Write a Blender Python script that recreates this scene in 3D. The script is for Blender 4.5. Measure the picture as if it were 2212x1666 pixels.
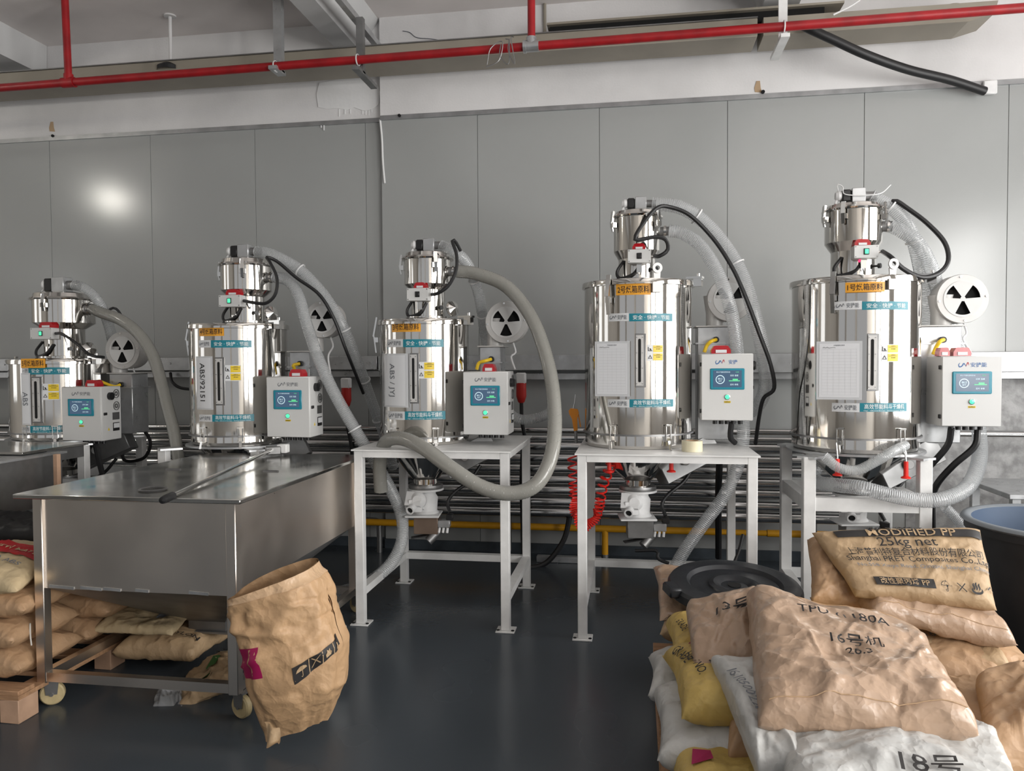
import bpy, bmesh, math, random
from mathutils import Vector, Matrix, Euler, noise
random.seed(7)
SC = bpy.context.scene
for _o in list(bpy.data.objects):
    bpy.data.objects.remove(_o, do_unlink=True)
COL = SC.collection
pi = math.pi

# ------------------------------------------------------------------ camera
FPX, CX, CY = 1664.0, 1106.0, 833.0            # focal length and centre in pixels of the 2212 x 1666 frame
YAW, PITCH, ROLL, HC = math.radians(9.0), math.radians(-1.8), math.radians(0.34), 1.5
FW = Vector((-math.sin(YAW) * math.cos(PITCH), math.cos(YAW) * math.cos(PITCH), math.sin(PITCH)))
R0 = Vector((math.cos(YAW), math.sin(YAW), 0))
U0 = R0.cross(FW)
RT = R0 * math.cos(ROLL) - U0 * math.sin(ROLL)
UP = U0 * math.cos(ROLL) + R0 * math.sin(ROLL)
CAM = Vector((0, 0, HC))
cd = bpy.data.cameras.new('camera')
cd.sensor_fit = 'HORIZONTAL'; cd.sensor_width = 36; cd.lens = FPX / 2212 * 36
cd.clip_start = 0.05; cd.clip_end = 100
cam = bpy.data.objects.new('camera', cd); COL.objects.link(cam)
M = Matrix((RT, UP, -FW)).transposed().to_4x4(); M.translation = CAM
cam.matrix_world = M
SC.camera = cam

# ------------------------------------------------------------------ light and exposure
SC.view_settings.view_transform = 'Standard'; SC.view_settings.look = 'None'
SC.view_settings.gamma = 1.0; SC.view_settings.use_curve_mapping = False
SC.view_settings.exposure = -0.22
CY_ = SC.cycles
CY_.max_bounces = 7; CY_.diffuse_bounces = 3; CY_.glossy_bounces = 5; CY_.transmission_bounces = 3; CY_.transparent_max_bounces = 10
CY_.caustics_refractive = False; CY_.sample_clamp_indirect = 4.0
W = bpy.data.worlds.new('world'); SC.world = W; W.use_nodes = True
W.node_tree.nodes['Background'].inputs[0].default_value = (0.80, 0.88, 1.0, 1)
W.node_tree.nodes['Background'].inputs[1].default_value = 0.3
def area(name, loc, rot, sx, sy, power, col):
    l = bpy.data.lights.new(name, 'AREA'); l.shape = 'RECTANGLE'; l.size = sx; l.size_y = sy
    l.energy = power; l.color = col
    o = bpy.data.objects.new(name, l); COL.objects.link(o); o.location = loc; o.rotation_euler = rot
    return o
XR, XL, YB, YF, ZC = 4.7, -8.6, 5.95, -4.6, 4.22       # room: right, left, back, front walls, slab
DAY = (1.0, 0.985, 0.96)
RIGHT_WINDOWS = [(-4.2, -2.1), (-1.5, 0.9), (2.0, 4.6)]
WZ0, WZ1 = 0.95, 3.35
for (_a, _b), _p in zip(RIGHT_WINDOWS, (270, 360, 240)):
    area('daylight', (XR + 0.04, (_a + _b) / 2, (WZ0 + WZ1) / 2), (0, math.radians(90), 0), WZ1 - WZ0, _b - _a, _p, DAY)
LEFT_WINDOWS = [(0.6, 2.0), (3.2, 4.4)]
for _a, _b in LEFT_WINDOWS:
    area('daylight', (XL - 0.04, (_a + _b) / 2, 2.1), (0, math.radians(-90), 0), 2.0, _b - _a, 12, DAY)

ADDED_WINDOWS = [(-7.2, -4.4), (-3.9, -1.1), (-0.6, 2.2)]  # unseen windows added to brighten what the drums mirror from behind the camera
for _a, _b in ADDED_WINDOWS:
    area('daylight', ((_a + _b) / 2, YF - 0.04, 2.0), (math.radians(90), 0, 0), _b - _a, 2.9, 7, (1.0, 0.95, 0.88))  # added warm glow for the steel reflections

# ------------------------------------------------------------------ helpers
def ray(px, py): return FW + RT * ((px - CX) / FPX) - UP * ((py - CY) / FPX)
def at(px, py, Y):
    d = ray(px, py); return CAM + d * (Y / d.y)
def onz(px, py, z):
    d = ray(px, py); return CAM + d * ((z - HC) / d.z)
def cylhit(px, py, cx, cy, R):
    """where the sight line meets an upright cylinder: angle (0 = towards -Y, + to +X) and height"""
    d = ray(px, py); ox, oy = -cx, -cy
    a = d.x * d.x + d.y * d.y; b = 2 * (ox * d.x + oy * d.y); c = ox * ox + oy * oy - R * R
    q = b * b - 4 * a * c
    t = (-b - math.sqrt(max(q, 0))) / (2 * a)
    p = CAM + d * t
    return math.atan2(p.x - cx, -(p.y - cy)), p.z

ORG = {}
def root(name, label, cat, loc, group=None):
    o = bpy.data.objects.new(name, None); COL.objects.link(o); o.location = loc
    o.empty_display_size = 0.1
    o['label'] = label; o['category'] = cat
    if group: o['group'] = group
    ORG[o.name] = Vector(loc)
    return o
def tag(o, label, cat, group=None, kind=None):
    if label: o['label'] = label
    if cat: o['category'] = cat
    if group: o['group'] = group
    if kind: o['kind'] = kind
    return o

_tc = {}
def text_geo(s, size, align='CENTER', spacing=1.0):
    k = (s, round(size, 5), align, spacing)
    if k not in _tc:
        c = bpy.data.curves.new('t', 'FONT'); c.body = s; c.size = size; c.align_x = align; c.align_y = 'CENTER'
        c.resolution_u = 2; c.space_character = spacing; c.offset = size * 0.006
        o = bpy.data.objects.new('t', c); COL.objects.link(o)
        dg = bpy.context.evaluated_depsgraph_get(); dg.update()
        me = bpy.data.meshes.new_from_object(o.evaluated_get(dg))
        vs = [(v.co.x, v.co.y) for v in me.vertices]; fs = [tuple(p.vertices) for p in me.polygons]
        bpy.data.objects.remove(o, do_unlink=True); bpy.data.curves.remove(c); bpy.data.meshes.remove(me)
        _tc[k] = (vs, fs)
    return _tc[k]

def catmull(pts, step):
    pts = [Vector(p) for p in pts]
    P = [pts[0] * 2 - pts[1]] + pts + [pts[-1] * 2 - pts[-2]]
    dense = []
    for i in range(1, len(P) - 2):
        p0, p1, p2, p3 = P[i - 1:i + 3]
        n = 24
        for k in range(n):
            t = k / n
            dense.append(0.5 * ((2 * p1) + (p2 - p0) * t + (2 * p0 - 5 * p1 + 4 * p2 - p3) * t * t + (3 * p1 - p0 - 3 * p2 + p3) * t ** 3))
    dense.append(pts[-1])
    out = [dense[0]]; acc = 0.0
    L = sum((dense[i + 1] - dense[i]).length for i in range(len(dense) - 1))
    n = max(2, int(round(L / step))); st = L / n
    for i in range(len(dense) - 1):
        a, b = dense[i], dense[i + 1]; l = (b - a).length
        while l > 1e-9 and acc + l >= st:
            t = (st - acc) / l; a = a.lerp(b, t); out.append(a.copy()); l = (b - a).length; acc = 0.0
        acc += l
    if (out[-1] - dense[-1]).length > st * 0.3: out.append(dense[-1])
    return out

class MB:
    def __init__(s): s.v = []; s.f = []
    def add(s, vs, fs):
        b = len(s.v); s.v += [Vector(x) for x in vs]; s.f += [tuple(i + b for i in f) for f in fs]; return s
    def box(s, x0, x1, y0, y1, z0, z1, c=0.0):
        if c <= 0:
            return s.add([(x0, y0, z0), (x1, y0, z0), (x1, y1, z0), (x0, y1, z0), (x0, y0, z1), (x1, y0, z1), (x1, y1, z1), (x0, y1, z1)],
                         [(0, 3, 2, 1), (4, 5, 6, 7), (0, 1, 5, 4), (1, 2, 6, 5), (2, 3, 7, 6), (3, 0, 4, 7)])
        bm = bmesh.new(); bmesh.ops.create_cube(bm, size=1)
        for v in bm.verts:
            v.co = ((x0 + x1) / 2 + v.co.x * (x1 - x0), (y0 + y1) / 2 + v.co.y * (y1 - y0), (z0 + z1) / 2 + v.co.z * (z1 - z0))
        bmesh.ops.bevel(bm, geom=bm.edges[:], offset=c, segments=1, affect='EDGES')
        s.bm(bm); return s
    def bm(s, bm):
        bm.verts.index_update()
        s.add([v.co.copy() for v in bm.verts], [tuple(v.index for v in f.verts) for f in bm.faces]); bm.free(); return s
    def obox(s, c, size, rot=(0, 0, 0), ch=0.0):
        t = MB(); hx, hy, hz = [k / 2 for k in size]; t.box(-hx, hx, -hy, hy, -hz, hz, ch)
        return s.xf(t, Matrix.Translation(Vector(c)) @ Euler(rot).to_matrix().to_4x4())
    def xf(s, t, m):
        return s.add([m @ v for v in t.v], t.f)
    def bar(s, p0, p1, w, h=None, up=(0, 0, 1), ch=0.0):
        p0, p1 = Vector(p0), Vector(p1); h = h or w
        d = (p1 - p0); L = d.length; d.normalize(); u = Vector(up)
        if abs(d.dot(u)) > 0.98: u = Vector((0, 1, 0))
        r = d.cross(u).normalized(); u = r.cross(d)
        t = MB(); t.box(-w / 2, w / 2, 0, L, -h / 2, h / 2, ch)
        m = Matrix((r, d, u)).transposed().to_4x4(); m.translation = p0
        return s.xf(t, m)
    def cyl(s, p0, p1, r0, r1=None, seg=20, cap=True):
        p0, p1 = Vector(p0), Vector(p1); r1 = r0 if r1 is None else r1
        d = (p1 - p0).normalized(); a = d.orthogonal().normalized(); b = d.cross(a)
        vs = []
        for p, r in ((p0, r0), (p1, r1)):
            for i in range(seg):
                t = 2 * pi * i / seg; vs.append(p + a * (r * math.cos(t)) + b * (r * math.sin(t)))
        fs = [(i, (i + 1) % seg, seg + (i + 1) % seg, seg + i) for i in range(seg)]
        if cap: fs += [tuple(range(seg))[::-1], tuple(range(seg, 2 * seg))]
        return s.add(vs, fs)
    def revolve(s, prof, o, axis=(0, 0, 1), seg=48, a0=0.0, a1=None, ref=None):
        o = Vector(o); d = Vector(axis).normalized()
        a = Vector(ref) if ref else (Vector((0, -1, 0)) if abs(d.z) > 0.9 else d.orthogonal()); a = (a - d * a.dot(d)).normalized(); b = d.cross(a)
        full = a1 is None; n = seg if full else seg + 1; a1 = 2 * pi if full else a1
        vs = []; fs = []
        for r, z in prof:
            for i in range(n):
                t = a0 + (a1 - a0) * i / seg
                vs.append(o + d * z + (a * math.cos(t) + b * math.sin(t)) * max(r, 1e-5))
        for k in range(len(prof) - 1):
            for i in range(seg):
                j = (i + 1) % n
                fs.append((k * n + i, k * n + j, (k + 1) * n + j, (k + 1) * n + i))
        return s.add(vs, fs)
    def tube(s, pts, r, seg=12, step=0.02, rib=0.0, cap=True, raw=False):
        P = [Vector(p) for p in pts] if raw else catmull(pts, step)
        n = len(P); T = []
        for i in range(n): T.append((P[min(i + 1, n - 1)] - P[max(i - 1, 0)]).normalized())
        a = T[0].orthogonal().normalized(); vs = []; fs = []
        for i in range(n):
            a = (a - T[i] * a.dot(T[i])).normalized(); b = T[i].cross(a)
            rr = (r(i / (n - 1)) if callable(r) else r) * (1 + (rib if i % 2 else -rib))
            for k in range(seg):
                t = 2 * pi * k / seg; vs.append(P[i] + a * (rr * math.cos(t)) + b * (rr * math.sin(t)))
        for i in range(n - 1):
            for k in range(seg):
                j = (k + 1) % seg; fs.append((i * seg + k, i * seg + j, (i + 1) * seg + j, (i + 1) * seg + k))
        if cap: fs += [tuple(range(seg))[::-1], tuple(range((n - 1) * seg, n * seg))]
        return s.add(vs, fs)
    def prism(s, poly, o, u, v, depth):
        """2-D outline in the plane (u, v) at o, thickened along u x v by depth"""
        o, u, v = Vector(o), Vector(u), Vector(v); n = u.cross(v).normalized() * depth; k = len(poly)
        vs = [o + u * p[0] + v * p[1] for p in poly] + [o + u * p[0] + v * p[1] + n for p in poly]
        fs = [tuple(range(k))[::-1], tuple(range(k, 2 * k))] + [(i, (i + 1) % k, k + (i + 1) % k, k + i) for i in range(k)]
        return s.add(vs, fs)
    def grid(s, fn, nu, nv):
        vs = [fn(i / nu, j / nv) for j in range(nv + 1) for i in range(nu + 1)]
        fs = [(j * (nu + 1) + i, j * (nu + 1) + i + 1, (j + 1) * (nu + 1) + i + 1, (j + 1) * (nu + 1) + i) for j in range(nv) for i in range(nu)]
        return s.add(vs, fs)
    def text(s, t, size, fn, align='CENTER', spacing=1.0):
        vs, fs = text_geo(t, size, align, spacing)
        return s.add([fn(x, y) for x, y in vs], fs)
    def build(s, name, mat, parent=None, smooth=38, label=None, cat=None, group=None, kind=None, origin=None, fix=True):
        me = bpy.data.meshes.new(name)
        if parent is not None: org = ORG[parent.name]
        elif origin is not None: org = Vector(origin)
        else:
            lo = [min(v[i] for v in s.v) for i in range(3)]; hi = [max(v[i] for v in s.v) for i in range(3)]
            org = Vector(((lo[0] + hi[0]) / 2, (lo[1] + hi[1]) / 2, lo[2]))
        me.from_pydata([tuple(v - org) for v in s.v], [], s.f)
        if fix:
            bm = bmesh.new(); bm.from_mesh(me); bmesh.ops.recalc_face_normals(bm, faces=bm.faces[:]); bm.to_mesh(me); bm.free()
        me.materials.append(mat)
        if smooth:
            me.polygons.foreach_set('use_smooth', [True] * len(me.polygons))
            me.set_sharp_from_angle(angle=math.radians(smooth))
        me.update()
        o = bpy.data.objects.new(name, me); COL.objects.link(o)
        if parent is not None: o.parent = parent
        else: o.location = org
        ORG[o.name] = org
        tag(o, label, cat, group, kind)
        return o

# ------------------------------------------------------------------ materials
def mat(name, col, rough=0.5, metal=0.0, var=0.0, vscale=6.0, bump=0.0, bscale=40.0, coat=0.0, alpha=1.0, emit=None, estr=0.0,
        col2=None, stretch=(1, 1, 1), rvar=0.0, spec=None, trans=0.0, bdist=0.02, detail=4, ridged=False):
    m = bpy.data.materials.new(name); m.use_nodes = True
    nt = m.node_tree; b = nt.nodes['Principled BSDF']; I = b.inputs
    I['Base Color'].default_value = (*col, 1); I['Roughness'].default_value = rough; I['Metallic'].default_value = metal
    I['Coat Weight'].default_value = coat; I['Alpha'].default_value = alpha
    if coat: I['Coat Roughness'].default_value = 0.12
    if spec is not None: I['Specular IOR Level'].default_value = spec
    if trans: I['Transmission Weight'].default_value = trans
    if emit: I['Emission Color'].default_value = (*emit, 1); I['Emission Strength'].default_value = estr
    if var or bump or rvar or col2:
        tc = nt.nodes.new('ShaderNodeTexCoord'); mp = nt.nodes.new('ShaderNodeMapping'); mp.inputs['Scale'].default_value = stretch
        nt.links.new(tc.outputs['Object'], mp.inputs[0])
        def nz(scale, det=detail):
            n = nt.nodes.new('ShaderNodeTexNoise'); n.inputs['Scale'].default_value = scale; n.inputs['Detail'].default_value = det
            nt.links.new(mp.outputs[0], n.inputs['Vector']); return n
        if var or col2:
            n = nz(vscale); r = nt.nodes.new('ShaderNodeValToRGB')
            c2 = col2 if col2 else tuple(max(0, c * (1 - var)) for c in col)
            r.color_ramp.elements[0].position = 0.35; r.color_ramp.elements[1].position = 0.65
            r.color_ramp.elements[0].color = (*c2, 1); r.color_ramp.elements[1].color = (*[min(1, c * (1 + var * 0.3)) for c in col], 1)
            nt.links.new(n.outputs['Fac'], r.inputs[0]); nt.links.new(r.outputs[0], I['Base Color'])
        if rvar:
            n = nz(vscale * 1.7); mr = nt.nodes.new('ShaderNodeMapRange')
            mr.inputs['To Min'].default_value = max(0.02, rough - rvar); mr.inputs['To Max'].default_value = rough + rvar
            mr.inputs['From Min'].default_value = 0.3; mr.inputs['From Max'].default_value = 0.7
            nt.links.new(n.outputs['Fac'], mr.inputs[0]); nt.links.new(mr.outputs[0], I['Roughness'])
        if bump:
            n = nz(bscale); out = n.outputs['Fac']
            if ridged:          # crumpled paper: faceted cells with bent edges
                n.inputs['Scale'].default_value = 7.0
                vm = nt.nodes.new('ShaderNodeVectorMath'); vm.operation = 'MULTIPLY_ADD'; vm.inputs[1].default_value = (0.16, 0.16, 0.16)
                nt.links.new(n.outputs['Color'], vm.inputs[0]); nt.links.new(mp.outputs[0], vm.inputs[2])
                acc = None
                for sc_, wt_ in ((bscale, 1.0), (bscale * 2.3, 0.45)):
                    vo = nt.nodes.new('ShaderNodeTexVoronoi'); vo.inputs['Scale'].default_value = sc_; nt.links.new(vm.outputs[0], vo.inputs['Vector'])
                    mu = nt.nodes.new('ShaderNodeMath'); mu.operation = 'MULTIPLY_ADD'; mu.inputs[1].default_value = wt_; nt.links.new(vo.outputs['Distance'], mu.inputs[0])
                    mu.inputs[2].default_value = 0.0
                    if acc: nt.links.new(acc.outputs[0], mu.inputs[2])
                    acc = mu
                out = acc.outputs[0]
            bp = nt.nodes.new('ShaderNodeBump'); bp.inputs['Strength'].default_value = bump; bp.inputs['Distance'].default_value = bdist
            nt.links.new(out, bp.inputs['Height']); nt.links.new(bp.outputs[0], I['Normal'])
    return m

MT = {}
MT['panel'] = mat('panel_grey', (0.355, 0.365, 0.36), 0.19, var=0.04, vscale=0.8, bump=0.02, bscale=1.3, spec=0.65)
MT['wall_white'] = mat('wall_white_paint', (0.74, 0.73, 0.73), 0.85, var=0.12, vscale=1.6, bump=0.08, bscale=60)
MT['wall_low'] = mat('wall_lower_paint', (0.42, 0.42, 0.42), 0.7, var=0.12, vscale=2.0, bump=0.05, bscale=40)
MT['ceiling'] = mat('ceiling_paint', (0.84, 0.79, 0.77), 0.9, var=0.1, vscale=1.2)
MT['beam'] = mat('beam_paint', (0.62, 0.62, 0.62), 0.9, var=0.07, vscale=1.5)
MT['room'] = mat('room_paint', (0.56, 0.53, 0.49), 0.8, var=0.1, vscale=0.6)
MT['floor'] = mat('floor_epoxy', (0.058, 0.070, 0.082), 0.24, var=0.10, vscale=1.1, bump=0.015, bscale=25, rvar=0.05, spec=0.35, detail=1.5)
MT['skirt'] = mat('floor_skirt', (0.06, 0.075, 0.09), 0.5, var=0.4, vscale=6)
MT['trim'] = mat('aluminium_trim', (0.45, 0.46, 0.47), 0.35, 0.8, var=0.2, vscale=8)
MT['putty'] = mat('wall_filler', (0.80, 0.80, 0.80), 0.9, bump=0.08, bscale=30)
MT['stain'] = mat('rust_stain', (0.45, 0.32, 0.2), 0.9)
MT['tray'] = mat('trunking_beige', (0.30, 0.27, 0.22), 0.5, var=0.1, vscale=3)
MT['galv'] = mat('galvanised', (0.55, 0.56, 0.57), 0.35, 0.75, var=0.15, vscale=10, rvar=0.1)
MT['red_pipe'] = mat('red_pipe_paint', (0.34, 0.008, 0.012), 0.4, var=0.25, vscale=9)
MT['yellow_pipe'] = mat('yellow_pipe_paint', (0.75, 0.36, 0.012), 0.4, var=0.1)
MT['mirror'] = mat('polished_stainless', (0.68, 0.66, 0.63), 0.07, 1.0, bump=0.10, bscale=2.2, bdist=0.012, detail=2)
MT['mirror2'] = mat('polished_stainless_fittings', (0.74, 0.73, 0.71), 0.12, 1.0)
MT['chrome'] = mat('stainless_tube', (0.62, 0.62, 0.62), 0.14, 1.0, var=0.1)
MT['brushed'] = mat('brushed_stainless', (0.84, 0.77, 0.70), 0.32, 1.0, var=0.08, vscale=2.5, rvar=0.05, bump=0.02, bscale=2.5, detail=2)
MT['brushed_lid'] = mat('brushed_lid', (0.62, 0.61, 0.58), 0.17, 1.0, var=0.10, vscale=3, rvar=0.06, bump=0.02, bscale=2.5, detail=2)
MT['dull_steel'] = mat('dull_steel', (0.30, 0.30, 0.30), 0.45, 0.9, var=0.2, vscale=8)
MT['white_paint'] = mat('white_frame_paint', (0.80, 0.80, 0.79), 0.4, var=0.10, vscale=9, bump=0.03, bscale=50)
MT['enclosure'] = mat('enclosure_white', (0.63, 0.63, 0.62), 0.4, bump=0.02, bscale=200)
MT['cast'] = mat('cast_aluminium', (0.56, 0.55, 0.535), 0.42, 0.15, var=0.06, vscale=12)
MT['valve'] = mat('cast_white', (0.80, 0.80, 0.80), 0.45, var=0.08, vscale=15)
MT['black'] = mat('black_plastic', (0.012, 0.012, 0.013), 0.38)
MT['rubber'] = mat('black_rubber', (0.010, 0.010, 0.011), 0.5)
MT['dark'] = mat('dark_cavity', (0.006, 0.006, 0.006), 0.9)
MT['red'] = mat('red_beacon', (0.42, 0.008, 0.014), 0.2, coat=0.4)
MT['redplug'] = mat('red_plastic', (0.50, 0.02, 0.015), 0.4)
MT['redcoil'] = mat('red_polyurethane', (0.85, 0.03, 0.02), 0.3)
MT['orange'] = mat('orange_plastic', (0.90, 0.32, 0.02), 0.4)
MT['teal'] = mat('teal_label', (0.012, 0.20, 0.26), 0.35)
MT['white_lbl'] = mat('white_label', (0.70, 0.71, 0.72), 0.4)
MT['white_ink'] = mat('white_ink', (0.75, 0.80, 0.80), 0.5)
MT['orange_lbl'] = mat('orange_label', (0.80, 0.36, 0.03), 0.35)
MT['yellow_lbl'] = mat('yellow_label', (0.78, 0.56, 0.03), 0.4)
MT['ink'] = mat('black_ink', (0.018, 0.016, 0.016), 0.6)
MT['grey_ink'] = mat('grey_ink', (0.16, 0.17, 0.19), 0.6)
MT['blue_ink'] = mat('blue_ink', (0.02, 0.12, 0.35), 0.5)
MT['red_ink'] = mat('red_ink', (0.45, 0.02, 0.03), 0.5)
MT['teal_ink'] = mat('teal_ink', (0.02, 0.28, 0.34), 0.5)
MT['paper'] = mat('paper', (0.74, 0.75, 0.77), 0.35, coat=0.3)
MT['sleeve'] = mat('plastic_sleeve', (0.62, 0.63, 0.645), 0.18, coat=0.5)
MT['screen'] = mat('screen_lit', (0.03, 0.05, 0.08), 0.15, emit=(0.07, 0.13, 0.22), estr=0.7)
MT['scr_white'] = mat('screen_white', (0.5, 0.6, 0.65), 0.3, emit=(0.55, 0.8, 0.9), estr=0.55)
MT['scr_green'] = mat('screen_green', (0.1, 0.5, 0.2), 0.3, emit=(0.15, 0.85, 0.4), estr=0.6)
MT['lamp_green'] = mat('pilot_green', (0.1, 0.6, 0.35), 0.2, emit=(0.08, 0.85, 0.48), estr=0.9)
MT['led_red'] = mat('sensor_led', (0.6, 0.02, 0.1), 0.2, emit=(1.0, 0.05, 0.2), estr=1.5)
MT['yellow_hose'] = mat('yellow_sleeve', (0.85, 0.56, 0.02), 0.4)
MT['hose'] = mat('clear_pvc_hose', (0.80, 0.82, 0.84), 0.12, alpha=0.24, coat=0.8)
MT['hose_grey'] = mat('dusty_pvc_hose', (0.33, 0.325, 0.295), 0.22, alpha=0.82, coat=0.4)
MT['hose_mid'] = mat('cloudy_pvc_hose', (0.66, 0.68, 0.69), 0.15, alpha=0.34, coat=0.7)
MT['tie'] = mat('white_cable_tie', (0.75, 0.75, 0.75), 0.4)
MT['kraft'] = mat('kraft_paper', (0.46, 0.29, 0.165), 0.55, var=0.16, vscale=5, bump=0.5, bscale=9, bdist=0.02, ridged=True)
MT['kraft_sack'] = mat('kraft_open_sack', (0.50, 0.315, 0.170), 0.55, var=0.10, vscale=5, bump=0.5, bscale=9, bdist=0.02, ridged=True)
MT['kraft_rim'] = mat('kraft_rim', (0.58, 0.39, 0.235), 0.4, var=0.08, vscale=9, bump=0.3, bscale=16, bdist=0.02, ridged=True)
MT['kraft_pale'] = mat('kraft_paper_pale', (0.46, 0.32, 0.185), 0.6, var=0.12, vscale=5, bump=0.5, bscale=9, bdist=0.02, ridged=True)
MT['kraft_film'] = mat('kraft_film', (0.47, 0.325, 0.225), 0.36, var=0.12, vscale=4, bump=0.6, bscale=8, coat=0.35, bdist=0.02, ridged=True)
MT['yellow_sack'] = mat('yellow_paper', (0.58, 0.41, 0.12), 0.5, var=0.12, vscale=6, bump=0.5, bscale=9, bdist=0.02, ridged=True)
MT['white_sack'] = mat('white_woven', (0.54, 0.54, 0.525), 0.45, var=0.12, vscale=6, bump=0.5, bscale=9, coat=0.15, bdist=0.02, ridged=True)
MT['cream_sack'] = mat('cream_paper', (0.55, 0.43, 0.26), 0.55, var=0.12, vscale=6, bump=0.5, bscale=9, bdist=0.02, ridged=True)
MT['magenta'] = mat('magenta_print', (0.32, 0.006, 0.075), 0.5)
MT['red_print'] = mat('red_print', (0.45, 0.012, 0.016), 0.5)
MT['green_print'] = mat('green_print', (0.04, 0.13, 0.03), 0.6)
MT['thread'] = mat('white_thread', (0.7, 0.68, 0.63), 0.7)
MT['film'] = mat('clear_film', (0.7, 0.72, 0.74), 0.12, alpha=0.3, coat=0.5)
MT['wood'] = mat('pallet_wood', (0.42, 0.24, 0.13), 0.7, var=0.25, vscale=9, bump=0.15, bscale=30, stretch=(1, 6, 6))
MT['wood_pale'] = mat('pallet_block', (0.52, 0.33, 0.22), 0.7, var=0.15, vscale=12)
MT['lid_black'] = mat('bin_lid', (0.018, 0.020, 0.024), 0.36, var=0.2, vscale=8, rvar=0.08)
MT['bin_out'] = mat('bin_outside', (0.020, 0.021, 0.024), 0.5, var=0.3, vscale=8)
MT['bin_in'] = mat('bin_inside', (0.045, 0.075, 0.13), 0.55)
MT['bin_rim'] = mat('bin_rim', (0.19, 0.21, 0.23), 0.5)
MT['tape'] = mat('packing_tape', (0.72, 0.66, 0.47), 0.25, coat=0.5)
MT['caster'] = mat('caster_nylon', (0.55, 0.44, 0.24), 0.45, var=0.2, vscale=20)
MT['rust'] = mat('stained_steel', (0.30, 0.22, 0.17), 0.4, 0.7, var=0.2)
MT['gauge'] = mat('gauge_face', (0.6, 0.6, 0.6), 0.3)
MT['wire'] = mat('hose_wire', (0.55, 0.57, 0.58), 0.35, 0.3)

# ================================================================== the room
def struct(o): o['kind'] = 'structure'; return o
MB().box(XL - 0.2, XR + 0.2, YF - 0.2, 6.3, -0.12, 0).build('floor', MT['floor'], kind='structure')
MB().box(XL - 0.2, XR + 0.2, YF - 0.2, 6.3, ZC, ZC + 0.15).build('ceiling', MT['ceiling'], kind='structure')
XS = -1.985                                     # step in the back wall
wall_back = MB().box(XL - 0.2, XS, 6.045, 6.3, 0, 3.44).box(XS, XR + 0.2, 6.005, 6.3, 0, 3.44)\
    .box(XL - 0.2, XS, 5.985, 6.3, 3.44, ZC).box(XS, XR + 0.2, 5.935, 6.3, 3.44, ZC).build('wall_back', MT['wall_white'], kind='structure')
for (xs, yf) in (([-8.6, -7.81, -6.865, -5.92, -4.97, -4.02, -3.08, -2.13, XS], 5.99), ([XS, -1.204, -0.258, 0.687, 1.645, 2.603, 3.55, XR], 5.95)):
    for a, b in zip(xs[:-1], xs[1:]):
        MB().box(a + 0.0013, b - 0.0013, yf, yf + 0.05, 0.0, 3.425, 0.0015).build('wall_panel', MT['panel'], wall_back)
MB().box(XL, XS, 5.975, 5.995, 3.418, 3.452).box(XS, XR, 5.93, 5.955, 3.418, 3.452).build('trim_1', MT['trim'], kind='structure')
MB().box(XL, XS, 5.97, 5.99, 0, 0.075).box(XS, XR, 5.93, 5.95, 0, 0.075).build('baseboard_back', MT['skirt'], kind='structure')
# old filler and sealant on the wall
def wallpt(px, py, dy=0.0): return at(px, py, 5.985 - dy)
fil = [(690, 180), (684, 205), (688, 232), (706, 236), (730, 234), (752, 238), (764, 232), (786, 240), (806, 236), (818, 226), (822, 200), (815, 182), (790, 168), (730, 172)]
MB().prism([(wallpt(x, y).x, wallpt(x, y).z) for x, y in fil], (0, 5.985, 0), (1, 0, 0), (0, 0, 1), 0.006).build('filler_patch', MT['putty'], wall_back)
_dr = MB()
for x, y0, y1 in ((733, 236, 252), (745, 236, 247), (757, 236, 246), (783, 238, 247), (790, 239, 249), (797, 238, 250), (803, 236, 244), (700, 264, 282), (694, 264, 276)):
    a, b = wallpt(x, y0), wallpt(x, y1); _dr.bar((a.x, 5.984, a.z), (b.x, 5.984, b.z), 0.008, 0.006)
_dr.build('filler_drip', MT['putty'], wall_back)
MB().tube([at(821, 258, 5.945), at(825, 300, 5.945), at(827, 350, 5.945), at(831, 396, 5.945)], 0.008, 6, 0.03).build('sealant_bead', MT['putty'], wall_back)
for x, y, r in ((863, 250, 0.012), (1648, 199, 0.013), (115, 294, 0.012)):
    p = at(x, y, 5.93 if x > 800 else 5.98); MB().cyl(p, p + Vector((0, -0.012, 0)), r, seg=12).build('hole_dot', MT['dark'], wall_back)  # dark stubs drawn in for small holes in the wall
for x, y in ((1637, 190), (112, 276)):
    p = at(x, y, 5.934 if x > 800 else 5.984)
    MB().prism([(-.02, -.03), (.03, -.035), (.02, .0), (.015, .05), (-.01, .05), (-.025, 0)], p, (1, 0, 0), (0, 0, 1), 0.002).build('rust_stain', MT['stain'], wall_back)
MB().tube([at(870, 67, 5.93), at(885, 70, 5.93), at(900, 81, 5.93), at(930, 84, 5.93), at(950, 87, 5.93)], 0.003, 5, 0.02).build('wall_crack', MT['grey_ink'], wall_back)
# concrete patch low on the right
MB().box(1.95, 4.6, 5.943, 5.95, 0.075, 1.36).build('concrete_patch', mat('rough_render', (0.40, 0.40, 0.40), 0.9, var=0.35, vscale=14, bump=0.2, bscale=40), wall_back)

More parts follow.
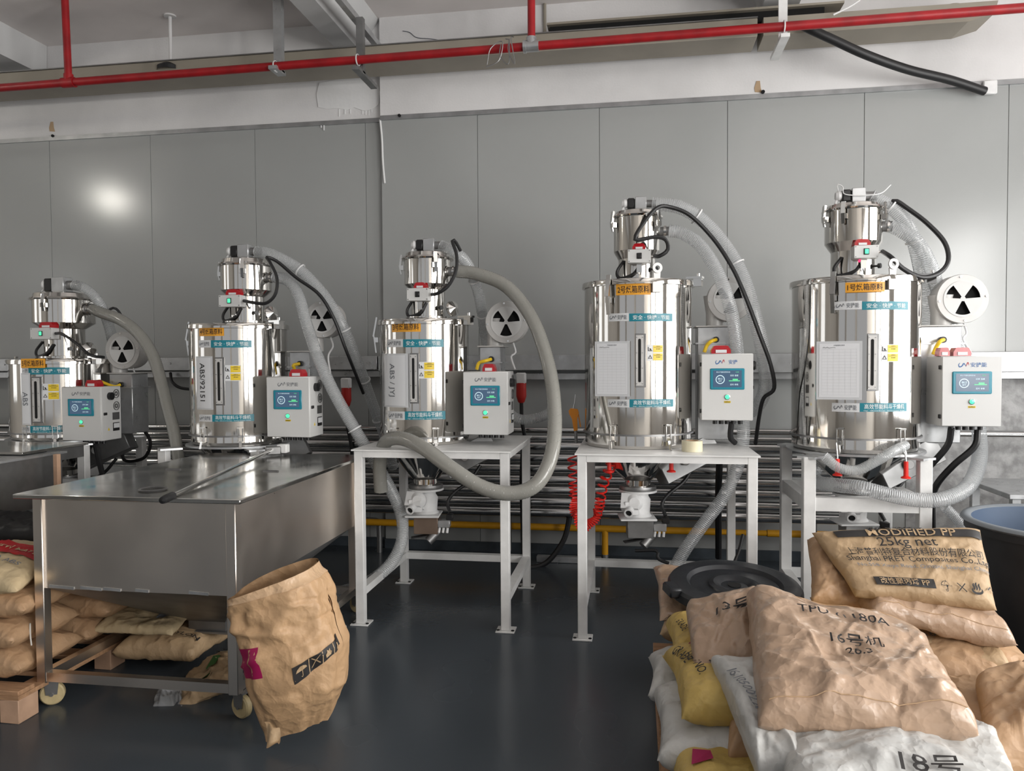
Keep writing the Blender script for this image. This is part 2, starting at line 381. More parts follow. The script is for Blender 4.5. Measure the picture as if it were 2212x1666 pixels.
# side walls with their windows, front wall
def side_wall(name, x0, x1, wins, z0, z1):
    m = MB().box(x0, x1, YF, 6.3, 0, z0).box(x0, x1, YF, 6.3, z1, ZC)
    ys = [YF] + [k for w in wins for k in w] + [6.3]
    for a, b in zip(ys[0::2], ys[1::2]): m.box(x0, x1, a, b, z0, z1)
    return m.build(name, MT['room'], kind='structure')
side_wall('wall_right', XR, XR + 0.2, RIGHT_WINDOWS, WZ0, WZ1)
side_wall('wall_left', XL - 0.2, XL, LEFT_WINDOWS, 1.1, 3.1)
_m = MB().box(XL - 0.2, XR + 0.2, YF - 0.2, YF, 0, 0.55).box(XL - 0.2, XR + 0.2, YF - 0.2, YF, 3.45, ZC)
_xs = [XL - 0.2] + [k_ for w_ in ADDED_WINDOWS for k_ in w_] + [XR + 0.2]
for _a, _b in zip(_xs[0::2], _xs[1::2]): _m.box(_a, _b, YF - 0.2, YF, 0.55, 3.45)
_m.build('wall_front', MT['room'], kind='structure')
k = 0
for wins, x, z0, z1 in ((RIGHT_WINDOWS, XR - 0.01, WZ0, WZ1), (LEFT_WINDOWS, XL + 0.01, 1.1, 3.1)):
    for a, b in wins:
        k += 1; m = MB(); n = 3
        for i in range(n + 1):
            y = a + (b - a) * i / n; m.box(x - 0.025, x + 0.025, y - 0.025, y + 0.025, z0, z1)
        for z in (z0, z0 + (z1 - z0) * 0.66, z1): m.box(x - 0.025, x + 0.025, a, b, z - 0.025, z + 0.025)
        m.build('window_%d' % k, MT['galv'], kind='structure')

for a, b in ADDED_WINDOWS:  # frames round the added front windows
    k += 1; m = MB()
    for x in (a, b): m.box(x - 0.025, x + 0.025, YF - 0.015, YF + 0.035, 0.55, 3.45)
    for z in (0.55, 3.45): m.box(a, b, YF - 0.015, YF + 0.035, z - 0.025, z + 0.025)
    m.build('window_%d' % k, MT['galv'], kind='structure')

# ceiling beams running out from the wall
for i, poly in enumerate(([(-5.35, 4.22), (-5.30, 3.965), (-4.97, 3.965), (-4.96, 4.22)],
                          [(-2.50, 4.22), (-2.345, 4.0), (-2.17, 4.0), (-2.0, 4.22)],
                          [(0.86, 4.22), (0.90, 4.0), (1.15, 4.0), (1.25, 4.22)],
                          [(3.6, 4.22), (3.65, 3.97), (3.9, 3.97), (3.95, 4.22)],
                          [(-8.1, 4.22), (-8.05, 3.97), (-7.8, 3.97), (-7.75, 4.22)])):
    MB().prism(poly, (0, 5.98, 0), (1, 0, 0), (0, 0, 1), 12.4).build('trim_%d' % (i + 2), MT['beam'], kind='structure', smooth=0)

# ------------------------------------------------------------------ services under the ceiling
tr = root('cable_trunking', 'long beige cable trunking hung under the ceiling behind the red pipe', 'trunking', (-2, 5.7, 3.72))
MB().box(-7.6, 0.84, 5.56, 5.84, 3.722, 3.845, 0.004).build('trunking_section', MT['tray'], tr)
_e = MB().prism([(0.88, 3.722), (2.18, 3.722), (2.34, 3.765), (2.36, 3.845), (0.88, 3.845)], (0, 5.84, 0), (1, 0, 0), (0, 0, 1), 0.28).build('trunking_section', MT['tray'], tr, smooth=0)
MB().box(-7.6, 0.84, 5.55, 5.85, 3.845, 3.852).build('trunking_cover', MT['dull_steel'], tr)
MB().box(-0.60, 1.30, 5.66, 5.83, 3.86, 3.93).build('black_slot', MT['dark'], tr)  # near-black box drawn in for the dark slot above the tray
MB().box(-0.62, 1.42, 5.62, 5.86, 3.93, 3.945).build('cover_plate', MT['tray'], tr)
PY = 5.2
_pa, _pb = at(0, 190, PY), at(2212, 17, PY)
zp = lambda x: _pa.z + (x - _pa.x) * (_pb.z - _pa.z) / (_pb.x - _pa.x)
rp = root('sprinkler_pipe', 'red painted sprinkler main running along the wall below the ceiling', 'pipe', (0, PY, 3.7))
MB().cyl((-8.5, PY, zp(-8.5)), (4.6, PY, zp(4.6)), 0.029, seg=18).build('main_pipe', MT['red_pipe'], rp)
for px, py in ((148, 165), (1148, 95)):
    p = at(px, py, PY); top = at(px - (8 if px < 200 else 0), 0, PY)
    MB().cyl((p.x, PY, zp(p.x)), (top.x, PY, ZC), 0.026, seg=16).build('drop_pipe', MT['red_pipe'], rp)
    mm = MT['red_pipe'] if px < 200 else MT['galv']
    MB().cyl((p.x - 0.05, PY, zp(p.x)), (p.x + 0.05, PY, zp(p.x)), 0.037, seg=18).cyl((p.x, PY, zp(p.x)), (p.x, PY, zp(p.x) + 0.06), 0.034, seg=18).build('tee_fitting', mm, rp)
MB().cyl((at(1148, 95, PY).x - 0.055, PY, zp(at(1148, 95, PY).x)), (at(1148, 95, PY).x - 0.035, PY, zp(at(1148, 95, PY).x)), 0.042, seg=18).build('fitting_collar', MT['galv'], rp)
def hanger(px, py0, py1, w, mt, label, foot):
    p0, p1 = at(px, py0, PY + 0.07), at(px, py1, PY + 0.07)
    r = root('pipe_hanger', label, 'bracket', (p1.x, PY + 0.07, p1.z))
    MB().box(p1.x - w / 2, p1.x + w / 2, PY + 0.035, PY + 0.045, p1.z, min(p0.z + 0.1, ZC)).box(p1.x + w / 2 - 0.006, p1.x + w / 2, PY + 0.045, PY + 0.08, p1.z, min(p0.z + 0.1, ZC)).build('channel', mt, r)
    MB().box(p1.x - w / 2, p1.x + w / 2, PY - 0.05, PY + (0.34 if foot else 0.10), p1.z - 0.012, p1.z + 0.012).build('foot', mt, r)
    MB().revolve([(0.036, -0.004), (0.040, -0.004), (0.040, 0.004), (0.036, 0.004), (0.036, -0.004)], (p1.x, PY, zp(p1.x)), (1, 0, 0), 20).build('clip_ring', MT['tie'], r)
hanger(605, -8, 158, 0.062, MT['galv'], 'grey steel channel hanger left of the ceiling beam', False)
hanger(781, 72, 160, 0.05, MT['dull_steel'], 'dark grey hanger strut beside the white ceiling beam', True)
hanger(1689, -8, 92, 0.055, MT['white_paint'], 'white hanger bracket near the thick black cable', True)
MB().bar((-1.985, 5.93, 3.985), (-1.985, 2.5, 3.985), 0.045, 0.045).build('strut_channel', MT['galv'], label='grey strut channel running along the side of the ceiling beam', cat='channel')
pr = at(366, 140, 5.6); pt = at(363, 28, 5.6)
r = root('conduit_drop', 'thin white conduit dropping from the ceiling behind the red pipe', 'conduit', (pr.x, 5.6, pr.z))
MB().cyl((pr.x, 5.62, pr.z - 0.03), (pr.x, 5.62, ZC), 0.013, seg=10).build('conduit', MT['wall_white'], r)
MB().cyl((pr.x, 5.62, ZC - 0.012), (pr.x, 5.62, ZC), 0.045, seg=20).build('ceiling_rose', MT['wall_white'], r)
MB().revolve([(0, 0.03), (0.05, 0.025), (0.09, 0), (0.09, -0.03)], (pr.x, 5.6, pr.z - 0.02), seg=20).build('cap', MT['rubber'], r)
p1 = at(1176, 0, 5.9); MB().cyl((p1.x, 5.92, 3.85), (p1.x, 5.92, ZC), 0.012, seg=8).build('thin_riser', MT['tray'], label='thin tan conduit riser beside the red drop pipe', cat='conduit')
cb = root('thick_cable', 'thick black cable sagging from the trunking to the wall plate', 'cable', tuple(at(1740, 60, 5.5)))
MB().tube([at(1735, 56, 5.5), at(1752, 64, 5.48), at(1800, 86, 5.52), at(1870, 118, 5.58), at(1960, 150, 5.7), at(2050, 172, 5.80), at(2127, 197, 5.885)], 0.030, 14, 0.03).build('cable', MT['rubber'], cb)
p = at(2136, 190, 5.93); MB().box(p.x - 0.045, p.x + 0.045, 5.90, 5.93, p.z - 0.05, p.z + 0.045, 0.006).build('foam_plug', MT['valve'], cb)
for j, pts in enumerate(([(1052, 140), (1060, 105), (1085, 90), (1078, 130), (1050, 145)], [(1082, 96), (1080, 120), (1098, 138), (1100, 90), (1092, 84)], [(1100, 84), (1098, 110), (1112, 138), (1104, 84), (1110, 80)])):
    MB().tube([at(x, y, PY - 0.05) for x, y in pts], 0.0035, 5, 0.01).build('tie_wire', MT['dull_steel'], label='thin twisted tie wire looped round the red pipe, %s of three' % ('leftmost', 'middle', 'rightmost')[j], cat='wire')
MB().tube([at(1800, 32, 5.5), at(1835, 15, 5.5), at(1858, 0, 5.5)], 0.006, 6, 0.02).build('loose_wire', MT['tie'], label='loose white wire rising from the red pipe to the ceiling', cat='wire')
MB().tube([at(1880, 26, 5.6), at(1960, 20, 5.6), at(2010, 24, 5.6), at(2060, 8, 5.6), at(2100, 14, 5.6)], 0.004, 6, 0.02).build('loose_wire', MT['tray'], label='thin tan wire lying along the trunking top at right', cat='wire')

# lamp of the hall, left of the frame; the wall panels mirror it
def lamp(x, y, z, power, label):
    r = root('high_bay_lamp', label, 'lamp', (x, y, z))
    MB().revolve([(0.0, 0.30), (0.05, 0.29), (0.09, 0.24), (0.10, 0.18), (0.0, 0.18)], (x, y, z), seg=32).build('housing', MT['rubber'], r)
    MB().cyl((x, y, z + 0.29), (x, y, ZC), 0.01, seg=8).build('stem', MT['dull_steel'], r)
    l = bpy.data.lights.new('bulb', 'POINT'); l.energy = power; l.shadow_soft_size = 0.13; l.color = (1.0, 0.96, 0.86)
    o = bpy.data.objects.new('bulb', l); COL.objects.link(o); o.location = (x, y, z - 0.03)
lamp(-6.57, 3.0, 3.62, 45, 'hanging high bay lamp over the left aisle')

# ------------------------------------------------------------------ services low on the wall
tg = root('wall_trunking', 'galvanised cable trunking fixed along the wall behind the machines', 'trunking', (-1, 5.88, 1.4))
for a, b, z0 in ((-8.5, -1.99, 1.44), (-1.98, 0.5, 1.43), (0.51, 4.6, 1.405)):
    MB().box(a, b, 5.80, 5.95, z0, 1.548, 0.004).build('trunking_section', MT['galv'], tg)
for a, b, z0 in ((-8.5, -1.99, 1.385), (-1.98, 4.6, 1.36)):
    MB().box(a, b, 5.86, 5.95, z0, z0 + 0.045).build('ledge', MT['galv'], tg)
_bt = MB()
for i in range(60):
    x = -8.3 + i * 0.215 + (0.03 if i % 2 else 0); q = Vector((x, 5.80, 1.50)); _bt.cyl(q, q + Vector((0, -0.006, 0)), 0.008, seg=8)
_bt.build('rivet_row', MT['galv'], tg, kind='stuff')
for i, z in enumerate((0.985, 0.935, 0.874, 0.789, 0.711, 0.629, 0.551, 0.465, 0.387)):
    xr = 1.42 if i else 4.5
    nm = ['topmost', 'second', 'third', 'fourth', 'fifth', 'sixth', 'seventh', 'eighth', 'lowest'][i]
    y = 5.62 + (0.08 if i == 0 else 0); rr = 0.036 if i > 1 else 0.022
    MB().cyl((-7.5, y, z), (xr, y, z), rr, seg=20).build('steel_pipe', MT['chrome'], label='shiny horizontal steel pipe low on the wall, %s of the rack' % nm, cat='pipe', group='steel pipes of the wall rack')
for x in (-5.4, -3.2, -0.93, 1.25):
    MB().box(x - 0.02, x + 0.02, 5.645, 5.685, 0.08, 1.0).box(x - 0.02, x + 0.02, 5.68, 5.95, 0.95, 0.98).build('pipe_rack_post', MT['dull_steel'],
        label='grey steel post holding the pipe rack %s' % {-5.4: 'at far left', -3.2: 'behind the white cabinets at left', -0.93: 'between the two white table stands', 1.25: 'behind the rightmost machine'}[x], cat='post')
yp = root('yellow_pipe', 'yellow painted gas pipe running low along the wall with one leg', 'pipe', (-0.3, 5.75, 0))
MB().cyl((-2.6, 5.75, 0.247), (0.62, 5.75, 0.247), 0.026, seg=16).build('pipe_run', MT['yellow_pipe'], yp)
MB().cyl((0.95, 5.75, 0.247), (3.0, 5.75, 0.247), 0.026, seg=16).build('pipe_run', MT['yellow_pipe'], yp)
MB().cyl((0.60, 5.75, 0.247), (0.97, 5.75, 0.247), 0.021, seg=16).build('pipe_coupler', MT['yellow_pipe'], yp)
MB().cyl((-0.215, 5.75, 0.05), (-0.215, 5.75, 0.247), 0.024, seg=16).build('pipe_leg', MT['yellow_pipe'], yp)
MB().cyl((-0.215, 5.75, 0), (-0.215, 5.75, 0.055), 0.027, seg=16).build('leg_foot', MT['dull_steel'], yp)
MB().tube([(-2.45, 5.8, 0.25), (-2.18, 5.8, 0.25), (-2.0, 5.8, 0.245), (-1.985, 5.8, 0.18), (-1.985, 5.8, 0.0)], 0.022, 10, 0.02).build('grey_conduit', MT['dull_steel'], label='grey bent conduit turning down to the floor behind the cart', cat='conduit')
MB().box(-0.72, -0.24, 5.66, 5.72, 0.0, 0.045, 0.004).build('floor_channel', MT['galv'], label='short galvanised channel lying on the floor by the wall', cat='channel')
def plug(px, py, Y, label):
    p = at(px, py, Y); r = root('power_coupler', label, 'connector', tuple(p))
    MB().box(p.x - 0.035, p.x + 0.035, Y - 0.03, Y + 0.03, p.z + 0.03, p.z + 0.11, 0.008).build('socket_cap', MT['valve'], r)
    MB().revolve([(0, 0.035), (0.036, 0.035), (0.038, -0.06), (0.026, -0.1), (0.017, -0.11), (0, -0.11)], p, seg=20).build('coupler_body', MT['redplug'], r)
    MB().tube([p + Vector((0, 0, -0.10)), p + Vector((0.005, 0, -0.25)), p + Vector((0.03, 0.02, -0.45)), p + Vector((0.03, 0.05, -0.9)), p + Vector((0.02, 0.05, -p.z + 0.02))], 0.014, 8, 0.04).build('cable', MT['rubber'], r)
plug(1126, 838, 5.55, 'red industrial power coupler hanging beside the third cabinet')
plug(748, 848, 5.55, 'red industrial power coupler hanging right of the fourth cabinet')

# ================================================================== stands
def plate_with_hole(m, x0, x1, y0, y1, z0, z1, hx, hy, hr, n=48):
    out = []; inn = []
    for i in range(n):
        t = 2 * pi * i / n; dx, dy = math.cos(t), math.sin(t)
        s = min(((x1 - hx) / dx if dx > 1e-6 else ((x0 - hx) / dx if dx < -1e-6 else 9)), ((y1 - hy) / dy if dy > 1e-6 else ((y0 - hy) / dy if dy < -1e-6 else 9)))
        out.append((hx + dx * s, hy + dy * s)); inn.append((hx + dx * hr, hy + dy * hr))
    # snap the nearest samples onto the four corners
    for c in ((x0, y0), (x1, y0), (x1, y1), (x0, y1)):
        k = min(range(n), key=lambda i: (out[i][0] - c[0]) ** 2 + (out[i][1] - c[1]) ** 2); out[k] = c
    vs = [(*p, z1) for p in out] + [(*p, z1) for p in inn] + [(*p, z0) for p in out] + [(*p, z0) for p in inn]
    fs = []
    for i in range(n):
        j = (i + 1) % n
        fs += [(i, j, n + j, n + i), (2 * n + j, 2 * n + i, 3 * n + i, 3 * n + j), (i, 2 * n + i, 2 * n + j, j), (n + j, 3 * n + j, 3 * n + i, n + i)]
    m.add(vs, fs)

def stand(label, x0, x1, y0, y1, z, hx, hy, hr):
    r = root('machine_stand', label, 'stand', ((x0 + x1) / 2, (y0 + y1) / 2, 0), 'white steel stands under the machines')
    m = MB(); plate_with_hole(m, x0 - 0.012, x1 + 0.012, y0 - 0.012, y1 + 0.012, z - 0.008, z, hx, hy, hr)
    m.build('top_plate', MT['white_paint'], r, smooth=0)
    w = 0.05
    for (a, b, n) in (((x0, y0), (x1, y0), 0), ((x0, y1), (x1, y1), 0), ((x0, y0), (x0, y1), 1), ((x1, y0), (x1, y1), 1)):
        m = MB()
        if n == 0: yy = a[1] + (w / 2 if a[1] == y0 else -w / 2); m.box(a[0] + w, b[0] - w, yy - w / 2, yy + w / 2, z - 0.045, z - 0.009)
        else: xx = a[0] + (w / 2 if a[0] == x0 else -w / 2); m.box(xx - w / 2, xx + w / 2, a[1] + w, b[1] - w, z - 0.045, z - 0.009)
        m.build('top_rail', MT['white_paint'], r, smooth=0)
    for sx in (0, 1):
        for sy in (0, 1):
            xa = x0 if sx == 0 else x1 - w; ya = y0 if sy == 0 else y1 - w
            lg = MB().box(xa, xa + w, ya, ya + w, 0.008, z - 0.008, 0.003).build('leg', MT['white_paint'], r)
            MB().box(xa - 0.028, xa + w + 0.028, ya - 0.02, ya + w + 0.03, 0, 0.008, 0.002).build('foot_plate', MT['white_paint'], lg)
            for bx in (-0.016, w + 0.016):
                MB().cyl((xa + bx, ya + w / 2 - 0.02, 0.008), (xa + bx, ya + w / 2 - 0.02, 0.012), 0.009, seg=10).build('bolt_slot', MT['dark'], lg)
    zr = 0.19
    MB().box(x0 + w, x1 - w, y1 - w, y1, zr - 0.022, zr + 0.022).build('lower_rail', MT['white_paint'], r, smooth=0)
    MB().box(x0, x0 + w, y0 + w, y1 - w, zr - 0.022, zr + 0.022).build('lower_rail', MT['white_paint'], r, smooth=0)
    MB().box(x1 - w, x1, y0 + w, y1 - w, zr - 0.022, zr + 0.022).build('lower_rail', MT['white_paint'], r, smooth=0)
    return r

# ================================================================== hopper dryers
def cpatch(cx, cy, R, f0, f1, z0, z1, n=12):
    return lambda u, v: Vector((cx + R * math.sin(f0 + (f1 - f0) * u), cy - R * math.cos(f0 + (f1 - f0) * u), z0 + (z1 - z0) * v))
def curved_label(name, parent, cx, cy, R, rect, m, off=0.0015, thick=True):
    x0, x1, y0, y1 = rect
    f0, za = cylhit(x0, y1, cx, cy, R); f1, zb = cylhit(x1, y1, cx, cy, R); _, zc = cylhit((x0 + x1) / 2, y0, cx, cy, R); _, zd = cylhit((x0 + x1) / 2, y1, cx, cy, R)
    o = MB().grid(cpatch(cx, cy, R + off, f0, f1, zd, zc), 14, 1).build(name, m, parent, fix=False)
    return o, f0, f1, zd, zc
def curved_text(name, parent, s, cx, cy, R, fc, zc, size, m, off=0.0028, width=None, spacing=1.0):
    vs, fs = text_geo(s, size, 'CENTER', spacing)
    k = 1.0
    if width:
        w = max(x for x, y in vs) - min(x for x, y in vs); k = width / w
    yc = (max(y for x, y in vs) + min(y for x, y in vs)) / 2
    xc = (max(x for x, y in vs) + min(x for x, y in vs)) / 2
    RR = R + off
    def fn(x, y):
        a = fc + (x - xc) * k / RR; return Vector((cx + RR * math.sin(a), cy - RR * math.cos(a), zc + y - yc))
    mb = MB().add([fn(x, y) for x, y in vs], fs)
    return mb.build(name, m, parent, smooth=0, fix=False)
def flat_text(name, parent, s, o, u, v, size, m, width=None, align='CENTER'):
    o, u, v = Vector(o), Vector(u), Vector(v); vs, fs = text_geo(s, size, align)
    w = max(x for x, y in vs) - min(x for x, y in vs); k = width / w if width else 1.0
    yc = (max(y for x, y in vs) + min(y for x, y in vs)) / 2
    xc = (max(x for x, y in vs) + min(x for x, y in vs)) / 2
    return MB().add([o + u * ((x - xc) * k) + v * (y - yc) for x, y in vs], fs).build(name, m, parent, smooth=0, fix=False)

def logo_swirl(name, parent, fn, m1, m2, s):
    """the two-stroke wave mark that stands before the name"""
    def stroke(pts, w):
        L = []; Rr = []
        P = [Vector((x, y, 0)) for x, y in pts]
        P = catmull(P, 0.04)
        n = len(P)
        for i, p in enumerate(P):
            d = (P[min(i + 1, n - 1)] - P[max(i - 1, 0)]).normalized(); q = Vector((-d.y, d.x, 0)) * w * (0.35 + 0.65 * math.sin(pi * (i + 0.5) / n))
            L.append(p + q); Rr.append(p - q)
        vs = [fn(a.x * s, a.y * s) for a in L] + [fn(a.x * s, a.y * s) for a in Rr]
        return MB().add(vs, [(i, i + 1, n + i + 1, n + i) for i in range(n - 1)])
    stroke([(-0.75, 0.42), (-1.0, 0.0), (-0.8, -0.45), (-0.3, -0.2), (0.0, 0.3), (0.3, -0.05), (0.45, -0.35)], 0.11).build(name, m1, parent, smooth=0, fix=False)
    stroke([(0.45, -0.35), (0.62, 0.1), (0.8, 0.5), (0.95, 0.2), (1.0, -0.1)], 0.08).build(name, m2, parent, smooth=0, fix=False)

def toggle(parent, cx, cy, R, f, z, h=0.1, handle=True):
    n = Vector((math.sin(f), -math.cos(f), 0)); t = Vector((math.cos(f), math.sin(f), 0)); c = Vector((cx, cy, z)) + n * R
    m = MB()
    m.bar(c + t * -0.018 + n * 0.004 + Vector((0, 0, -h * .2)), c + t * 0.018 + n * 0.004 + Vector((0, 0, -h * .2)), 0.02, 0.03)
    for s in (-1, 1): m.cyl(c + t * (0.014 * s) + n * 0.016 + Vector((0, 0, -h * .3)), c + t * (0.014 * s) + n * 0.014 + Vector((0, 0, h * .55)), 0.0032, seg=8)
    m.bar(c + t * -0.02 + n * 0.014 + Vector((0, 0, h * .55)), c + t * 0.02 + n * 0.014 + Vector((0, 0, h * .55)), 0.012, 0.008)
    if handle: m.bar(c + n * 0.02 + Vector((0, 0, -h * .3)), c + n * 0.032 + Vector((0, 0, -h * .75)), 0.016, 0.008)
    return m.build('toggle_clamp', MT['mirror2'], parent)

def dryer(d):
    cx, cy, R, zt, zb = d['c'][0], d['c'][1], d['R'], d['zt'], d['zb']; zs = d.get('zs', 1.0)
    r = root('hopper_dryer', d['label'], 'dryer', (cx, cy, zs), 'stainless hopper dryers along the wall')
    # drum, lid, lower band with cone
    body = MB().revolve([(R - 0.01, zt - 0.035), (R, zt - 0.036), (R, zb + 0.004)], (cx, cy, 0), seg=72).build('drum', MT['mirror'], r, smooth=50)
    MB().revolve([(0, zt + 0.012), (R * 0.6, zt + 0.010), (R - 0.01, zt), (R + 0.012, zt - 0.004), (R + 0.014, zt - 0.012), (R + 0.014, zt - 0.034), (R - 0.004, zt - 0.036)], (cx, cy, 0), seg=72).build('lid', MT['mirror'], r, smooth=30)
    MB().revolve([(R - 0.01, zb + 0.006), (R + 0.010, zb + 0.005), (R + 0.010, zb - 0.004), (R - 0.01, zb - 0.005)], (cx, cy, 0), seg=72).build('seam_flange', MT['dull_steel'], r, smooth=30)
    MB().revolve([(R - 0.004, zb - 0.004), (R - 0.002, zs + 0.02), (R - 0.012, zs + 0.002)], (cx, cy, 0), seg=72).build('lower_band', MT['mirror'], r, smooth=30)
    zn = d['zn']; rc = R - 0.035
    MB().revolve([(R - 0.02, zs + 0.004), (rc, zs + 0.0), (rc, zs - 0.02), (0.085, zn), (0.075, zn), (0.075, zn - 0.05), (0.07, zn - 0.05)], (cx, cy, 0), seg=56).build('cone', MT['mirror'], r, smooth=25)
    for px in d['toggles']:
        f, _ = cylhit(px, d['tog_y'], cx, cy, R); toggle(r, cx, cy, R, f, zb)
    # lid latch at left, hinge at right
    for f in d.get('latch', (-1.45,)):
        n = Vector((math.sin(f), -math.cos(f), 0)); t = Vector((math.cos(f), math.sin(f), 0)); c = Vector((cx, cy, zt)) + n * (R + 0.012)
        m = MB().bar(c + n * 0.008 + Vector((0, 0, 0.02)), c + n * 0.03 + Vector((0, 0, -0.10)), 0.026, 0.010, up=n).bar(c + n * 0.028 + Vector((0, 0, -0.09)), c + n * 0.014 + Vector((0, 0, -0.20)), 0.02, 0.008, up=n)
        m.bar(c + n * 0.0 + Vector((0, 0, -0.12)), c + n * 0.024 + Vector((0, 0, -0.12)), 0.03, 0.03)
        m.build('lid_latch', MT['mirror2'], r)
    f = 1.25; n = Vector((math.sin(f), -math.cos(f), 0)); c = Vector((cx, cy, zt)) + n * (R + 0.012)
    MB().bar(c - n * 0.03 + Vector((0, 0, 0.012)), c + n * 0.06 + Vector((0, 0, 0.012)), 0.05, 0.012).bar(c + n * 0.01 + Vector((0, 0, -0.012)), c + n * 0.055 + Vector((0, 0, -0.012)), 0.04, 0.05)\
        .cyl(c + n * 0.035 + Vector((0, 0, 0.01)), c + n * 0.035 + Vector((0, 0, 0.035)), 0.01, seg=10).build('lid_hinge', MT['mirror2'], r)
    if 'eye' in d:
        f, z = cylhit(*d['eye'], cx, cy, R + 0.016); n = Vector((math.sin(f), -math.cos(f), 0)); t = Vector((math.cos(f), math.sin(f), 0))
        c = Vector((cx, cy, zt - 0.035)) + n * (R + 0.016)
        ring = []
        for i in range(20):
            a = 2 * pi * i / 20; ring.append((0.026 * math.cos(a), 0.085 + 0.026 * math.sin(a)))
        m = MB().revolve([(0.013, -0.004), (0.028, -0.004), (0.028, 0.004), (0.013, 0.004), (0.013, -0.004)], c + Vector((0, 0, 0.085)), n, 22)
        m.prism([(-0.016, 0.0), (0.016, 0), (0.02, 0.065), (-0.02, 0.065)], c - n * 0.004, t, (0, 0, 1), -0.008).bar(c + t * -0.028 + Vector((0, 0, -0.02)), c + t * 0.028 + Vector((0, 0, -0.02)), 0.012, 0.055)
        m.build('lifting_eye', MT['cast'], r)
    # labels on the drum
    o, f0, f1, z0, z1 = curved_label('number_label', r, cx, cy, R + (0.016 if d.get('on_lid') else 0.0), d['orange'], MT['orange_lbl'])
    Rl = R + (0.016 if d.get('on_lid') else 0.0)
    curved_text('number_text', o, d['num'] + '号烘箱原料', cx, cy, Rl, (f0 + f1) / 2, (z0 + z1) / 2, (z1 - z0) * 0.72, MT['ink'], width=(f1 - f0) * Rl * 0.90)
    for key, s, sub in (('strip1', '安全 · 快捷 · 节能', None), ('strip2', '高效节能料斗干燥机', 'High - Efficient Energy - Saving Hopper Dryer')):
        x0, xm, x1, y0, y1 = d[key]
        o, f0, f1, z0, z1 = curved_label('white_label', r, cx, cy, R, (x0, xm, y0, y1), MT['white_lbl'])
        hh = z1 - z0; RR = R + 0.0028; fa = f0 + (f1 - f0) * 0.24
        def fn(x, y, fa=fa, zc=(z0 + z1) / 2, RR=RR): a = fa + x / RR; return Vector((cx + RR * math.sin(a), cy - RR * math.cos(a), zc + y))
        logo_swirl('logo', o, fn, MT['grey_ink'], MT['grey_ink'], min(hh * 0.45, (f1 - f0) * R * 0.17))
        curved_text('label_text', o, '安捷能', cx, cy, R, f0 + (f1 - f0) * 0.68, (z0 + z1) / 2, hh * 0.62, MT['grey_ink'], width=(f1 - f0) * R * 0.44)
        o, f0, f1, z0, z1 = curved_label('slogan_label', r, cx, cy, R, (xm, x1, y0, y1), MT['teal'], off=0.002)
        curved_text('slogan_text', o, s, cx, cy, R, (f0 + f1) / 2, (z0 + z1) / 2 + (hh * 0.10 if sub else 0), hh * 0.60, MT['white_ink'], width=(f1 - f0) * R * 0.84)
        if sub: curved_text('slogan_text', o, sub, cx, cy, R, (f0 + f1) / 2, z0 + hh * 0.11, hh * 0.15, MT['white_ink'], width=(f1 - f0) * R * 0.86)
    # warning sticker
    x0, x1, y0, y1 = d['warn']
    o, f0, f1, z0, z1 = curved_label('warning_label', r, cx, cy, R, d['warn'], MT['white_lbl'])
    zm = (z0 + z1) / 2; h = z1 - z0
    for za, zc in ((zm + h * 0.04, z1 - h * 0.04), (z0 + h * 0.04, zm - h * 0.04)):
        fm = f0 + (f1 - f0) * 0.36
        MB().grid(cpatch(cx, cy, R + 0.0024, fm, f1 - (f1 - f0) * 0.03, za, zc), 6, 1).build('warning_panel', MT['yellow_lbl'], o, fix=False)
        MB().grid(cpatch(cx, cy, R + 0.003, fm + (f1 - f0) * 0.04, f1 - (f1 - f0) * 0.07, zc - h * 0.13, zc - h * 0.11), 6, 1).build('rule', MT['ink'], o, fix=False)
        curved_text('warning_text', o, '注意安全', cx, cy, R, (fm + f1) / 2, zc - h * 0.06, h * 0.07, MT['ink'])
        curved_text('warning_text', o, '请勿触摸', cx, cy, R, (fm + f1) / 2, zc - h * 0.22, h * 0.07, MT['ink'])
    fa = f0 + (f1 - f0) * 0.18; RR = R + 0.003; w = (f1 - f0) * R * 0.13
    def fn(x, y): a = fa + x / RR; return Vector((cx + RR * math.sin(a), cy - RR * math.cos(a), y))
    zc = z0 + h * 0.25
    MB().add([fn(-w, zc - w * .8), fn(w, zc - w * .8), fn(0, zc + w), fn(-w * .6, zc - w * .58), fn(w * .6, zc - w * .58), fn(0, zc + w * .5)], [(0, 1, 4, 3), (1, 2, 5, 4), (2, 0, 3, 5)]).build('warning_symbol', MT['ink'], o, smooth=0, fix=False)
    zc = z0 + h * 0.74
    MB().add([fn(-w, zc - w), fn(w, zc - w), fn(w, zc - w * .7), fn(-w, zc - w * .7), fn(-w, zc + w), fn(-w * .7, zc + w), fn(-w * .7, zc - w * .7), fn(-w * .1, zc - w * .6), fn(w * .7, zc - w * .6), fn(w * .2, zc + w * .3), fn(-w * .3, zc + w * .3)],
             [(0, 1, 2, 3), (3, 6, 5, 4), (7, 8, 9, 10)]).build('warning_symbol', MT['ink'], o, smooth=0, fix=False)
    # sight window: dark recess, bright frame, slot
    x0, x1, y0, y1 = d['window']
    f0, _ = cylhit(x0, y0, cx, cy, R); f1, _ = cylhit(x1, y0, cx, cy, R); _, z1 = cylhit(x0, y0, cx, cy, R); _, z0 = cylhit(x0, y1, cx, cy, R)
    fm = (f0 + f1) / 2; n = Vector((math.sin(fm), -math.cos(fm), 0)); t = Vector((math.cos(fm), math.sin(fm), 0)); c = Vector((cx, cy, (z0 + z1) / 2)) + n * (R - 0.002)
    w = (f1 - f0) * R / 2; hh = (z1 - z0) / 2
    fr = MB().obox((0, 0, 0), (2 * w, 0.014, 2 * hh), ch=0.002)
